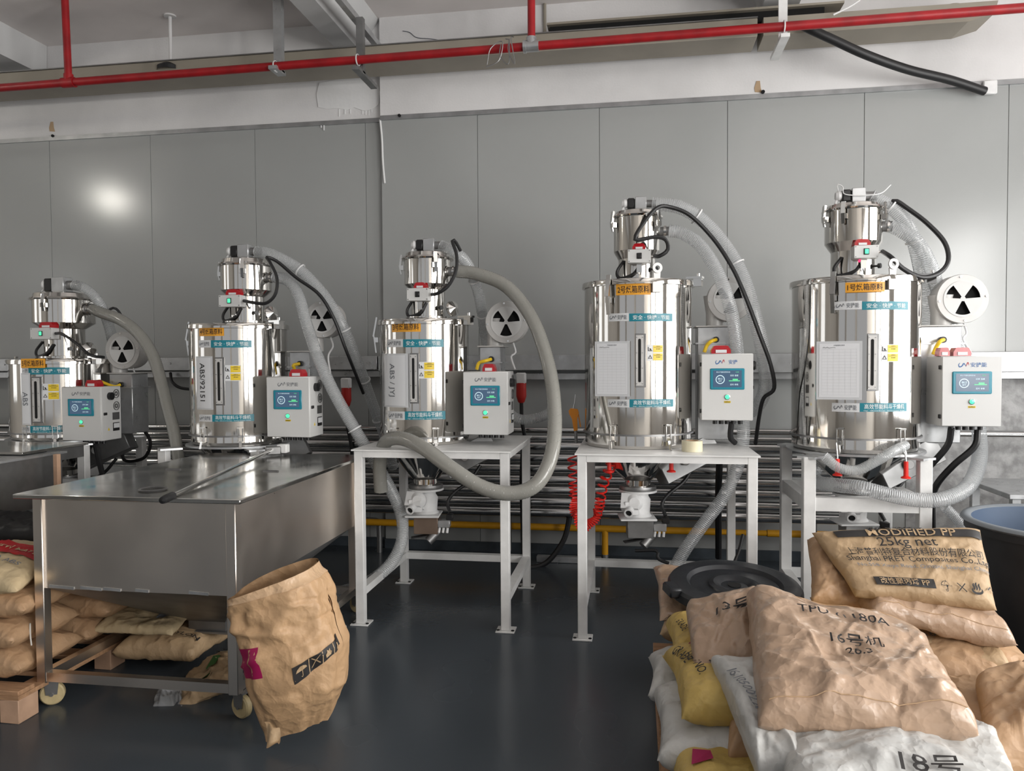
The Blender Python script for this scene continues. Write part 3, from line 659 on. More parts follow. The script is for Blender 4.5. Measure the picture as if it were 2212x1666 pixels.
    mm = Matrix((t, -n, Vector((0, 0, 1)))).transposed().to_4x4(); mm.translation = c
    wf = MB().xf(fr, mm).build('sight_window', MT['dull_steel'], r)
    w2 = w * 0.72; h2 = hh * 0.94; c2 = c + n * 0.0072 - t * (w * 0.18)
    MB().xf(MB().obox((0, 0, 0), (2 * w2, 0.006, 2 * h2), ch=0.001), Matrix.Translation(c2) @ mm.to_3x3().to_4x4()).build('window_frame', MT['cast'], wf)
    sl = [(w2 * 0.36 * math.cos(a), (h2 * 0.86 - w2 * .36) * (1 if math.sin(a) > 0 else -1) + w2 * 0.36 * math.sin(a)) for a in [2 * pi * (i + 0.5) / 16 for i in range(16)]]
    MB().prism(sl, c2 + n * 0.0032, t, (0, 0, 1), 0.0012).build('window_slot', MT['dark'], wf)
    for sx, sz in ((-1, 1), (1, 1), (-1, -1), (1, -1), (-1, 0.33), (1, 0.33), (-1, -0.33), (1, -0.33)):
        q = c2 + t * (sx * w2 * 0.75) + Vector((0, 0, sz * h2 * 0.92)) + n * 0.003; MB().cyl(q, q + n * 0.002, 0.0028, seg=8).build('screw', MT['dull_steel'], wf)
    # record sheet in its sleeve: a plate standing tangent to the drum
    x0, x1, y0, y1 = d['sheet']; fm, zc = cylhit((x0 + x1) / 2, (y0 + y1) / 2, cx, cy, R); _, z1 = cylhit((x0 + x1) / 2, y0, cx, cy, R); _, z0 = cylhit((x0 + x1) / 2, y1, cx, cy, R)
    if d['sheet_flat']:
        fs_ = fm * 0.55
        n = Vector((math.sin(fs_), -math.cos(fs_), 0)); t = Vector((math.cos(fs_), math.sin(fs_), 0))
        c = Vector((cx + R * math.sin(fm), cy - R * math.cos(fm), (z0 + z1) / 2)) + n * 0.03
        def hitp(px, py):
            dd = ray(px, py); k = (c - CAM).dot(n) / dd.dot(n); return CAM + dd * k
        ul, ur, ll = hitp(x0, y0), hitp(x1, y0), hitp(x0, y1)
        w = (ur - ul).dot(t); h = ul.z - ll.z; c = ul + t * (w / 2) + Vector((0, 0, -h / 2))
        s_ = MB().add([c + t * a * w / 2 + Vector((0, 0, b * h / 2)) + n * e for e in (0, -0.003) for a, b in ((-1, -1), (1, -1), (1, 1), (-1, 1))], [(0, 1, 2, 3), (7, 6, 5, 4), (0, 4, 5, 1), (1, 5, 6, 2), (2, 6, 7, 3), (3, 7, 4, 0)]).build('sheet_sleeve', MT['sleeve'], r, smooth=0)
        MB().add([c + t * a * w * 0.44 + Vector((0, 0, b * h * 0.46)) + n * 0.0015 for a, b in ((-1, -1), (1, -1), (1, 1), (-1, 1))], [(0, 1, 2, 3)]).build('record_sheet', MT['paper'], s_, smooth=0, fix=False)
        m = MB()
        for i in range(16):
            zz = 0.36 - i * 0.052; m.add([c + t * a * w + Vector((0, 0, (zz + e) * h)) + n * 0.0025 for a, e in ((-0.38, -0.0015), (0.38, -0.0015), (0.38, 0.0015), (-0.38, 0.0015))], [(0, 1, 2, 3)])
        for i in range(7):
            xx = -0.38 + i * 0.127; m.add([c + t * ((xx + e) * w) + Vector((0, 0, b * h)) + n * 0.0025 for e, b in ((-0.0016, -0.42), (0.0016, -0.42), (0.0016, 0.36), (-0.0016, 0.36))], [(0, 1, 2, 3)])
        o_ = m.build('ruled_table', MT['sleeve'], s_, smooth=0, fix=False); o_['kind'] = 'stuff'
        flat_text('sheet_heading', s_, '烘箱温度记录表', c + Vector((0, 0, h * 0.43)) + n * 0.0025, t, (0, 0, 1), h * 0.025, MT['grey_ink'])
        MB().tube([c + n * 0.004 + t * (w * x) + Vector((0, 0, h * y)) for x, y in ((-0.36, 0.385), (-0.33, 0.40), (-0.30, 0.385), (-0.26, 0.40), (-0.22, 0.385), (-0.12, 0.395), (-0.08, 0.385))], 0.0008, 4, 0.004).build('handwriting', MT['ink'], s_)
    else:
        f0, _ = cylhit(x0 + 1, y0, cx, cy, R); f1, _ = cylhit(x1, y0, cx, cy, R)
        s_ = MB().grid(cpatch(cx, cy, R + 0.006, f0, f1, z0, z1), 14, 1).grid(cpatch(cx, cy, R + 0.004, f0, f1, z0, z1), 14, 1).build('sheet_sleeve', MT['sleeve'], r, fix=False)
        df = f1 - f0
        MB().grid(cpatch(cx, cy, R + 0.0075, f0 + df * 0.07, f1 - df * 0.09, z0 + (z1 - z0) * 0.03, z1 - (z1 - z0) * 0.03), 14, 1).build('record_sheet', MT['paper'], s_, fix=False)
        # lettering written down the sheet
        vs, fs = text_geo(d['note'], 0.055, 'CENTER'); w = max(x for x, y in vs) - min(x for x, y in vs); kk = min(1.0, (z1 - z0) * 0.74 / w); fcn = f0 + df * 0.42; RR = R + 0.0088
        MB().add([Vector((cx + RR * math.sin(fcn + y * kk / RR), cy - RR * math.cos(fcn + y * kk / RR), (z0 + z1) / 2 - x * kk)) for x, y in vs], fs).build('handwriting', MT[d.get('note_ink', 'grey_ink')], s_, smooth=0, fix=False)
    # feeding valve under the cone
    zv = zn - 0.05
    MB().revolve([(0, 0.012), (0.105, 0.012), (0.108, 0.0), (0.105, -0.012), (0, -0.012)], (cx, cy, zv), seg=40).build('valve_flange', MT['dull_steel'], r, smooth=30)
    MB().revolve([(0, 0.0), (0.112, 0.0), (0.112, -0.012), (0.06, -0.02), (0, -0.02)], (cx, cy, zv - 0.012), seg=40).build('valve_top', MT['valve'], r, smooth=30)
    vb = MB().revolve([(0.062, 0), (0.062, -0.03), (0.075, -0.05), (0.07, -0.13), (0.085, -0.15), (0, -0.15)], (cx, cy, zv - 0.02), seg=28)
    vb.bar((cx - 0.04, cy - 0.06, zv - 0.04), (cx - 0.045, cy - 0.10, zv - 0.12), 0.10, 0.09)
    vb.build('valve_body', MT['valve'], r)
    MB().revolve([(0, 0), (0.05, 0), (0.05, 0.03), (0.03, 0.05), (0.0, 0.05)], (cx - 0.02, cy - 0.08, zv - 0.075), (0, -1, 0.1), 24).build('valve_cover', MT['valve'], r, smooth=30)
    MB().obox((cx - 0.035, cy - 0.115, zv - 0.105), (0.085, 0.02, 0.08), (0, 0, 0.2), 0.004).build('outlet_plate', MT['valve'], r)
    MB().revolve([(0.018, 0.0), (0.024, 0), (0.026, 0.055), (0.018, 0.055), (0.018, 0.0)], (cx - 0.045, cy - 0.122, zv - 0.11), (-0.15, -0.95, -0.25), 20).build('outlet_spout', MT['valve'], r, smooth=30)
    MB().cyl((cx - 0.052, cy - 0.165, zv - 0.121), (cx - 0.0525, cy - 0.167, zv - 0.1215), 0.017, seg=16).build('spout_bore', MT['dark'], r)
    MB().obox((cx - 0.005, cy - 0.03, zv - 0.172), (0.21, 0.19, 0.012), (0, 0, 0.12), 0.003).build('valve_base', MT['valve'], r)
    MB().obox((cx + 0.01, cy - 0.01, zv - 0.235), (0.15, 0.12, 0.11), (0, 0, 0.1), 0.003).build('suction_box', MT['rust'] if d['num'] == '3' else MT['dull_steel'], r)
    MB().obox((cx + 0.125, cy - 0.03, zv - 0.225), (0.075, 0.06, 0.045), (0, 0, 0.1), 0.003).build('cylinder_block', MT['galv'], r)
    for k in range(3): MB().cyl((cx + 0.10 + k * 0.025, cy - 0.05, zv - 0.25), (cx + 0.095 + k * 0.026, cy - 0.055, zv - 0.28), 0.008, seg=10).build('fitting', MT['valve'], r)
    MB().obox((cx + 0.16, cy - 0.03, zv - 0.185), (0.04, 0.05, 0.035), (0, 0, 0.1), 0.003).build('sensor_plug', MT['black'], r)
    MB().cyl((cx + 0.09, cy - 0.02, zv - 0.27), (cx + 0.03, cy - 0.06, zv - 0.335), 0.028, seg=18).build('air_cylinder', MT['dull_steel'], r)
    MB().bar((cx - 0.08, cy - 0.06, zv - 0.315), (cx + 0.03, cy - 0.03, zv - 0.30), 0.05, 0.006).build('gate_handle', MT['black'], r)
    MB().tube([(cx + 0.16, cy - 0.03, zv - 0.16), (cx + 0.14, cy, zv - 0.10), (cx + 0.18, cy + 0.02, zv - 0.04), (cx + 0.27, cy + 0.06, zv + 0.03), (cx + 0.33, cy + 0.1, zv + 0.12)], 0.011, 8, 0.02).build('valve_cable', MT['rubber'], r)
    # heater column with blower
    bx, bz = d['blower'][0], d['blower'][1]; by, Rb = d['blower'][2], d['blower'][3]
    hx, hw, hz = d['heater']
    MB().box(hx - hw, hx + hw, by - 0.06, by + 0.12, zs + 0.025, hz, 0.004).build('heater_column', MT['galv'], r)
    MB().box(hx - hw - 0.012, hx + hw + 0.012, by - 0.072, by + 0.132, hz - 0.10, hz - 0.092).build('heater_seam', MT['galv'], r)
    MB().box(hx - hw - 0.012, hx + hw + 0.02, by - 0.075, by + 0.132, hz, hz + 0.008, 0.002).build('blower_flange', MT['cast'], r)
    # hot-air elbow into the cone, with a dial
    e0 = Vector((hx, by + 0.03, zs + 0.03)); e1 = Vector((cx + 0.12, cy, zs - 0.17))
    MB().bar(Vector((hx, by + 0.03, zs - 0.015)), e1, 0.15, 0.14, up=(0, 1, 0), ch=0.004).build('air_elbow', MT['dull_steel'], r)
    g = e0.lerp(e1, 0.55) + Vector((0.01, -0.082, -0.01))
    MB().cyl(g, g + Vector((0, -0.018, 0)), 0.028, seg=20).build('dial_body', MT['dull_steel'], r); MB().cyl(g + Vector((0, -0.018, 0)), g + Vector((0, -0.019, 0)), 0.023, seg=20).build('dial_face', MT['gauge'], r)
    # blower casing
    bl = MB().revolve([(0, 0.10), (Rb * 0.8, 0.10), (Rb * 0.97, 0.085), (Rb * 1.0, 0.06), (Rb * 0.99, -0.02), (Rb * 0.92, -0.035), (Rb * 0.78, -0.035)], (bx, by, bz), (0, 1, 0), 48).build('blower_casing', MT['cast'], r, smooth=40)
    xo = bx - Rb * 0.62
    MB().revolve([(Rb * 0.40, 0), (Rb * 0.40, (bz - hz) * 0.5), (Rb * 0.46, (bz - hz) * 0.8), (Rb * 0.52, (bz - hz) + 0.02)], (xo, by + 0.03, hz + 0.006), (0, 0, 1), 28).build('blower_outlet', MT['cast'], r, smooth=40)
    MB().revolve([(Rb * 0.70, 0.0), (Rb * 0.99, 0.0), (Rb * 1.01, -0.006), (Rb * 0.99, -0.014), (Rb * 0.74, -0.014), (Rb * 0.70, 0.0)], (bx, by - 0.035, bz), (0, 1, 0), 48).build('blower_ring', MT['cast'], bl, smooth=40)
    MB().cyl((bx, by - 0.02, bz), (bx, by - 0.024, bz), Rb * 0.74, seg=40).build('inlet_cavity', MT['dark'], bl)
    # front plate: hub, rim and three spokes leave three sector openings
    ro, ri = Rb * 0.66, Rb * 0.10; n = 90; pts = MB(); yv = by - 0.052
    pm = MB()
    for k in range(n):
        a0, a1 = 2 * pi * k / n, 2 * pi * (k + 1) / n; am = math.degrees((a0 + a1) / 2) % 360
        hole = any(abs((am - c + 180) % 360 - 180) < 28 for c in (150, 30, 270))
        for (ra, rb, always) in ((0, ri, True), (ri, ro, False), (ro, Rb * 0.745, True)):
            if hole and not always: continue
            q = []
            for yy in (yv, yv + 0.004):
                q += [(bx + ra * math.cos(a0), yy, bz + ra * math.sin(a0)), (bx + rb * math.cos(a0), yy, bz + rb * math.sin(a0)), (bx + rb * math.cos(a1), yy, bz + rb * math.sin(a1)), (bx + ra * math.cos(a1), yy, bz + ra * math.sin(a1))]
            pm.add(q[:4], [(0, 1, 2, 3)])
    fp = pm.build('blower_front', MT['enclosure'], bl, smooth=0, fix=False)
    MB().cyl((bx, by - 0.035, bz), (bx, yv, bz), Rb * 0.745, seg=48, cap=False).build('front_rim', MT['cast'], bl)
    for k in range(4):
        a = pi / 2 * k + 0.1; q = Vector((bx + Rb * 0.9 * math.cos(a), by - 0.047, bz + Rb * 0.9 * math.sin(a))); MB().cyl(q, q + Vector((0, -0.007, 0)), 0.006, seg=8).build('screw', MT['mirror2'], bl)
    # yellow and black leads into the heater box
    yl = Vector((hx + 0.01, by - 0.062, hz - 0.075)); cb = d['box']; ztop = cb[3]
    MB().cyl(yl, yl + Vector((0, -0.02, 0)), 0.018, seg=14).build('gland', MT['black'], r)
    MB().tube([yl + Vector((0, -0.018, 0)), yl + Vector((-0.03, -0.05, -0.01)), Vector((cb[0] + 0.05, by - 0.10, ztop + 0.05)), Vector((cb[0] + 0.035, by - 0.10, ztop + 0.01))], 0.0105, 10, 0.01).build('yellow_lead', MT['yellow_hose'], r)
    q0 = Vector((bx + Rb * 0.25, by + 0.02, bz - Rb * 0.97)); MB().tube([q0, q0 + Vector((0.015, 0, -0.06)), Vector((q0.x - 0.01, by, (q0.z + ztop) / 2)), Vector((q0.x + 0.02, by - 0.04, ztop + 0.01))], 0.006, 8, 0.015).build('blower_lead', MT['tie'], r)
    # control cabinet
    X0, X1, Z0, Z1, Yf = cb; Wd, H, D = X1 - X0, Z1 - Z0, d.get('boxd', 0.17)
    cab = MB().box(X0, X1, Yf + 0.004, Yf + D, Z0, Z1, 0.004).build('control_cabinet', MT['enclosure'], r)
    MB().box(X0 + 0.001, X1 - 0.001, Yf - 0.006, Yf + 0.002, Z0 + 0.003, Z1 - 0.003, 0.002).build('cabinet_door', MT['enclosure'], cab)
    U = lambda u, v, dy=0.0: Vector((X0 + Wd * u, Yf - 0.006 - dy, Z1 - H * v))
    def rect(u0, u1, v0, v1, dy, t): 
        a, b = U(u0, v1, dy), U(u1, v0, dy); return MB().box(a.x, b.x, a.y, a.y + t, a.z, b.z)
    MB().box(U(.17, 0).x, U(.83, 0).x, Yf - 0.0115, Yf - 0.005, U(0, .535).z, U(0, .22).z, 0.004).build('screen_bezel', MT['teal_bezel'], cab)
    rect(.225, .775, .25, .50, 0.0062, 0.002).build('screen', MT['screen'], cab, smooth=0)
    c = U(.36, .385, 0.0075)
    MB().revolve([(0.0, 0), (H * 0.066, 0)], c, (0, -1, 0), 28).build('screen_dial', MT['scr_white'], cab, fix=False)
    MB().revolve([(0.0, 0), (H * 0.054, 0)], c + Vector((0, -0.0006, 0)), (0, -1, 0), 28).build('screen_dial_face', MT['screen'], cab, fix=False)
    flat_text('screen_text', cab, '80.5', c + Vector((0, -0.0012, H * 0.012)), (1, 0, 0), (0, 0, 1), H * 0.04, MT['scr_white'])
    flat_text('screen_text', cab, '运行', c + Vector((0, -0.0012, -H * 0.022)), (1, 0, 0), (0, 0, 1), H * 0.026, MT['scr_white'])
    flat_text('screen_text', cab, '料斗干燥机控制系统', U(.42, .275, .0075), (1, 0, 0), (0, 0, 1), H * 0.022, MT['scr_white'])
    flat_text('screen_text', cab, '12:30', U(.69, .275, .0075), (1, 0, 0), (0, 0, 1), H * 0.022, MT['scr_green'])
    for v, s in ((.325, '设定 温度'), (.46, '定时 参数')): flat_text('screen_text', cab, s, U(.63, v, .0075), (1, 0, 0), (0, 0, 1), H * 0.028, MT['scr_white'])
    MB().bar(U(.53, .405, .0075), U(.74, .405, .0075), 0.001, H * 0.012).bar(U(.60, .385, .0075), U(.70, .385, .0075), 0.001, H * 0.02).build('screen_bar', MT['scr_green'], cab, smooth=0)
    MB().revolve([(0.0, 0.008), (0.0125, 0.006), (0.0125, 0)], U(.5, .645), (0, -1, 0), 20).build('button_lens', MT['lamp_green'], cab, smooth=40)
    MB().revolve([(0.0125, 0.004), (0.0155, 0.003), (0.0155, 0), ], U(.5, .645), (0, -1, 0), 20).build('button_ring', MT['mirror2'], cab, smooth=40)
    o = rect(.44, .565, .705, .735, 0.001, 0.001).build('button_label', MT['yellow_lbl'], cab, smooth=0)
    flat_text('button_text', cab, '电源指示', U(.5025, .72, .0018), (1, 0, 0), (0, 0, 1), H * 0.022, MT['ink'])
    lg = d.get('logo', 'grey')
    lc = U(.36, .125, .0008)
    logo_swirl('logo', cab, lambda x, y: lc + Vector((x, 0, y)), MT['blue_ink'] if lg == 'colour' else MT['grey_ink'], MT['red_ink'] if lg == 'colour' else MT['grey_ink'], Wd * 0.085)
    flat_text('brand_text', cab, d.get('brand', '安捷能'), U(.61, .125, .0008), (1, 0, 0), (0, 0, 1), H * 0.07, MT['blue_ink'] if lg == 'colour' else MT['grey_ink'], width=Wd * (0.27 if len(d.get('brand', '安捷能')) == 3 else 0.17))
    for v in (.16, .86):
        MB().box(X0 - 0.007, X0, Yf + 0.004, Yf + 0.03, U(0, v + .03).z, U(0, v - .03).z, 0.002).build('door_hinge', MT['black'], cab)
    for zz in (.5,):
        MB().box(X1, X1 + 0.008, Yf + 0.02, Yf + 0.05, U(0, zz + .03).z, U(0, zz - .02).z, 0.002).build('door_lock', MT['black'], cab)
    # right side: knob, fans, breaker, plate
    sx = X1; S = lambda q, v: Vector((sx, Yf + D * q, Z1 - H * v))
    MB().cyl(S(.42, .18), S(.42, .18) + Vector((0.02, 0, 0)), 0.026, seg=20).bar(S(.42, .18) + Vector((0.02, 0, -0.022)), S(.42, .18) + Vector((0.02, 0, 0.022)), 0.018, 0.014, up=(1, 0, 0)).build('main_switch', MT['black'], cab)
    for v in (.14, .37):
        fq = S(.74, v)
        MB().revolve([(0.026, 0.0), (0.030, 0.0), (0.030, 0.006), (0.026, 0.006), (0.026, 0)], fq, (1, 0, 0), 22).revolve([(0.008, 0.0), (0.016, 0.0), (0.016, 0.005), (0.008, 0.005), (0.008, 0)], fq, (1, 0, 0), 16).build('fan_grille', MT['dull_steel'], cab)
    q = S(.72, .56); MB().box(q.x, q.x + 0.002, q.y - 0.035, q.y + 0.035, q.z - 0.025, q.z + 0.025).build('rating_plate', MT['dull_steel'], cab, smooth=0)
    q = S(.72, .76); MB().box(q.x, q.x + 0.003, q.y - 0.032, q.y + 0.032, q.z - 0.028, q.z + 0.028).build('breaker_frame', MT['black'], cab, smooth=0)
    MB().box(q.x, q.x + 0.006, q.y - 0.027, q.y + 0.027, q.z - 0.008, q.z + 0.023).build('breaker', MT['white_lbl'], cab, smooth=0)
    q = S(.35, .79); MB().prism([(-.01, -.01), (.01, -.01), (0, .01)], q, (0, 1, 0), (0, 0, 1), 0.001).build('hazard_sticker', MT['yellow_lbl'], cab, smooth=0)
    # beacon(s) on the cabinet
    for (u0, u1) in d.get('beacons', ((.42, .70),)):
        a, b = U(u0, 0), U(u1, 0); w = b.x - a.x; hb = 0.045; cxm = (a.x + b.x) / 2
        bc = MB().prism([(-w / 2, 0), (w / 2, 0), (w / 2, hb * .45), (w * .36, hb * .95), (w * .25, hb), (-w * .25, hb), (-w * .36, hb * .95), (-w / 2, hb * .45)], (cxm, Yf + 0.085, Z1), (1, 0, 0), (0, 0, 1), 0.065).build('beacon', MT['red'], cab, smooth=20)
        MB().box(cxm - w * .28, cxm + w * .28, Yf + 0.016, Yf + 0.0198, Z1 + hb * .1, Z1 + hb * .48).build('beacon_label', MT['white_lbl'], cab, smooth=0)
    for u in (.3, .42, .54, .66, .8):
        MB().cyl(U(u, 1.0) + Vector((0, D * .5, 0.0)), U(u, 1.0) + Vector((0, D * .5, -0.026)), 0.013, seg=12).build('cable_gland', MT['black'], cab)
    return r

MT['teal_bezel'] = mat('teal_bezel', (0.015, 0.24, 0.33), 0.3)

# ================================================================== vacuum loaders
def loader(d):
    l = d['loader']; cx, cy, rl = l['c'][0], l['c'][1], l['R']; zt = d['zt']; za, zb2, zf, zq = l['z']
    rn = rl * l.get('neck', 0.60)
    r = root('vacuum_loader', l['label'], 'loader', (cx, cy, zt + 0.01), 'vacuum loaders on top of the dryers')
    MB().revolve([(rn + 0.035, zt + 0.008), (rn + 0.035, zt + 0.018), (rn, zt + 0.022), (rn, za), (rl, zb2), (rl, zf)], (cx, cy, 0), seg=56).build('hopper_body', MT['mirror'], r, smooth=25)
    MB().revolve([(rl - 0.01, zf - 0.004), (rl + 0.014, zf - 0.002), (rl + 0.018, zf + 0.006), (rl + 0.012, zf + 0.016), (rl - 0.004, zf + 0.018), (rl - 0.01, zq - 0.008), (rl - 0.03, zq), (0, zq + 0.006)], (cx, cy, 0), seg=56).build('loader_lid', MT['mirror'], r, smooth=30)
    for f in l['clamps']:
        n = Vector((math.sin(f), -math.cos(f), 0)); t = Vector((math.cos(f), math.sin(f), 0)); c = Vector((cx, cy, zf)) + n * (rl + 0.012)
        MB().bar(c + n * 0.006 + Vector((0, 0, 0.035)), c + n * 0.014 + Vector((0, 0, -0.03)), 0.022, 0.012, up=n).bar(c + Vector((0, 0, -0.045)) - n * 0.008, c + n * 0.016 + Vector((0, 0, -0.045)), 0.04, 0.028)\
            .bar(c + n * 0.02 + Vector((0, 0, -0.03)), c + n * 0.008 + Vector((0, 0, -0.085)), 0.018, 0.006, up=n).cyl(c + n * 0.012 + t * -0.012 + Vector((0, 0, -0.05)), c + n * 0.012 + t * -0.012 + Vector((0, 0, 0.03)), 0.003, seg=6).build('clamp', MT['mirror2'], r)
    # valve head on the lid: knob, solenoid, block, hose stub
    z0 = zq + 0.004; y = cy - rl * 0.25; s = rl / 0.147; x = cx + l.get('hx', -0.01)
    MB().box(x - 0.005 * s, x + 0.065 * s, y - 0.035 * s, y + 0.035 * s, z0, z0 + 0.075 * s, 0.003).build('valve_block', MT['galv'], r)
    MB().box(x - 0.055 * s, x - 0.006 * s, y - 0.03 * s, y + 0.03 * s, z0 + 0.004, z0 + 0.07 * s, 0.008).build('solenoid', MT['black'], r)
    MB().revolve([(0, 0), (0.026 * s, 0), (0.028 * s, 0.015), (0.02 * s, 0.03), (0, 0.03)], (x - 0.055 * s, y, z0 + 0.04 * s), (-1, 0, 0), 20).build('filter_cap', MT['valve'], r, smooth=30)
    MB().tube([(x - 0.075 * s, y, z0 + 0.02 * s), (x - 0.085 * s, y - 0.01, z0 - 0.005), (x - 0.07 * s, y - 0.02, z0 - 0.01 * s)], 0.007, 8, 0.008).build('elbow_fitting', MT['valve'], r)
    MB().cyl((x + 0.06 * s, y, z0 + 0.035 * s), (x + 0.125 * s, y, z0 + 0.033 * s), 0.024 * s, seg=20).build('suction_stub', MT['dull_steel'], r)
    if l.get('tube'): MB().tube([(x - 0.07 * s, y - 0.01, z0 + 0.055 * s), (x - 0.075 * s, y - 0.01, z0 + 0.10 * s), (x - 0.05 * s, y - 0.02, z0 + 0.085 * s), (x - 0.045 * s, y - 0.045 * s, z0 + 0.04 * s), (x + 0.06 * s, y - 0.05 * s, z0 + 0.03 * s), (x + 0.14 * s, y - 0.04 * s, z0 + 0.04 * s), (x + 0.20 * s, y, z0 + 0.09 * s)], 0.0028, 6, 0.01).build('air_tube', MT['tie'], r)
    hp = at(*l['port'], cy); n = Vector((hp.x - cx, hp.y - cy, 0)).normalized()
    MB().cyl((cx + rl * 0.9, cy - 0.01, hp.z), (cx + rl + 0.05, cy - 0.02, hp.z - 0.002), 0.028 * s, seg=20).build('material_stub', MT['dull_steel'], r)
    MB().revolve([(0.029 * s, 0), (0.034 * s, 0), (0.034 * s, 0.014), (0.029 * s, 0.014), (0.029 * s, 0)], (cx + rl + 0.02, cy - 0.015, hp.z), (1, -0.1, 0), 20).build('hose_clip', MT['mirror2'], r)
    # knobs and discharge flap on the neck
    f = 0.9; n = Vector((math.sin(f), -math.cos(f), 0)); c = Vector((cx, cy, zt + 0.07)) + n * rn
    MB().cyl(c, c + n * 0.03, 0.006, seg=8).cyl(c + n * 0.022, c + n * 0.036, 0.014, seg=12).build('clamp_knob', MT['black'], r)
    if l.get('flap', True):
        MB().revolve([(0, -0.012), (0.045, -0.01), (0.05, 0), (0.045, 0.012), (0, 0.03)], (cx + rn + 0.045, cy + 0.02, zt + 0.07), (1, -0.6, 0.2), 24).build('counterweight_flap', MT['mirror2'], r, smooth=30)
    MB().tube([Vector((cx - rn * 0.7, cy - rn * 0.75, zt + 0.12)), Vector((cx - rn * 1.05, cy - rn * .8, zt + 0.06)), Vector((cx - rn * 0.9, cy - rn * 0.9, zt + 0.02)), Vector((cx - rn * 0.2, cy - rn * 1.1, zt + 0.04)), Vector((cx + rn * .2, cy - rn * 1.05, zt + 0.10))], 0.009, 8, 0.012).build('sensor_cable', MT['rubber'], r)
    if l.get('led'):
        MB().cyl((cx + rn * 0.05, cy - rn * 1.0, zt + 0.095), (cx + rn * 0.05, cy - rn * 1.0 - 0.02, zt + 0.10), 0.008, seg=10).build('sensor_light', MT['led_red'], r)
    # signal box with its switch and red beacon
    x0, x1, y0, y1 = l['sbox']; Y = cy - rn - 0.075
    a, b = at(x0, y1, Y), at(x1, y0, Y); w, h = b.x - a.x, b.z - a.z
    sb = MB().box(a.x, b.x, Y, Y + 0.07, a.z, b.z, 0.003).build('signal_box', MT['enclosure'], r)
    MB().box(a.x, b.x, Y - 0.003, Y, a.z, b.z, 0.001).build('box_cover', MT['enclosure'], sb)
    m_ = (a.x + b.x) / 2 + l.get('sw', 0.0); zm = (a.z + b.z) / 2
    MB().box(m_ - 0.014, m_ + 0.014, Y - 0.008, Y - 0.003, zm - 0.017, zm + 0.017, 0.002).build('switch_frame', MT['black'], sb)
    MB().box(m_ - 0.010, m_ + 0.010, Y - 0.012, Y - 0.008, zm - 0.013, zm + 0.013, 0.002).build('switch_rocker', MT['lamp_green'] if l['lit'] else MT['black'], sb)
    for sx in (0.06, 0.94):
        for sz in (0.1, 0.9): MB().cyl((a.x + w * sx, Y - 0.003, a.z + h * sz), (a.x + w * sx, Y - 0.0045, a.z + h * sz), 0.0035, seg=8).build('screw', MT['dull_steel'], sb)
    bx0, bx1, by0, by1 = l['beacon']; p, q = at(bx0, by1, Y), at(bx1, by0, Y); w2 = q.x - p.x; hb = max(0.035, q.z - p.z)
    bc = MB().prism([(-w2 / 2, 0), (w2 / 2, 0), (w2 / 2, hb * .45), (w2 * .36, hb * .92), (w2 * .22, hb), (-w2 * .22, hb), (-w2 * .36, hb * .92), (-w2 / 2, hb * .45)], ((p.x + q.x) / 2, Y + 0.063, b.z), (1, 0, 0), (0, 0, 1), 0.055).build('beacon', MT['red'], sb, smooth=20)
    MB().box((p.x + q.x) / 2 - w2 * .26, (p.x + q.x) / 2 + w2 * .26, Y + 0.004, Y + 0.0078, b.z + hb * .08, b.z + hb * .42).build('beacon_label', MT['white_lbl'], sb, smooth=0)
    MB().cyl((b.x, Y + 0.035, zm), (b.x + 0.03, Y + 0.035, zm), 0.009, 0.006, seg=10).build('cable_gland', MT['mirror2'], sb)
    MB().bar(((a.x + b.x) / 2, Y + 0.05, a.z - 0.05), ((a.x + b.x) / 2, Y + 0.05, a.z), 0.03, 0.012).bar(((a.x + b.x) / 2, Y + 0.05, a.z + .02), ((a.x + b.x) / 2, cy - rn * .9, a.z + .02), 0.03, 0.03).build('box_bracket', MT['mirror2'], sb)
    return r

# ================================================================== the five machines
def zat(py, px, Y): return at(px, py, Y).z
def machine(d):
    cx, cy = d['c']
    px, py, pr, Y = d['blower_px']; p = at(px, py, Y); d['blower'] = (p.x, p.z, Y, pr * (p - CAM).dot(FW) / FPX)
    x0, x1, yt = d['heater_px']; a, b = at(x0, yt, Y - 0.06), at(x1, yt, Y - 0.06); d['heater'] = ((a.x + b.x) / 2, (b.x - a.x) / 2, a.z)
    x0, x1, y0, y1, Yf = d['box_px']; a, b = at(x0, (y0 + y1) / 2, Yf), at(x1, (y0 + y1) / 2, Yf); xm = (x0 + x1) / 2
    d['box'] = (a.x, b.x, at(xm, y1, Yf).z, at(xm, y0, Yf).z, Yf)
    l = d['loader']; x0, x1 = l['x']; lc = cy + l.get('dy', 0.0); ym = l['ys'][1]
    a, b = at(x0, ym, lc), at(x1, ym, lc); l['c'] = ((a.x + b.x) / 2, lc); l['R'] = (b.x - a.x) / 2 * 0.985
    xm = (x0 + x1) / 2; l['z'] = [at(xm, y, lc).z for y in l['ys']]
    dryer(d); loader(d)

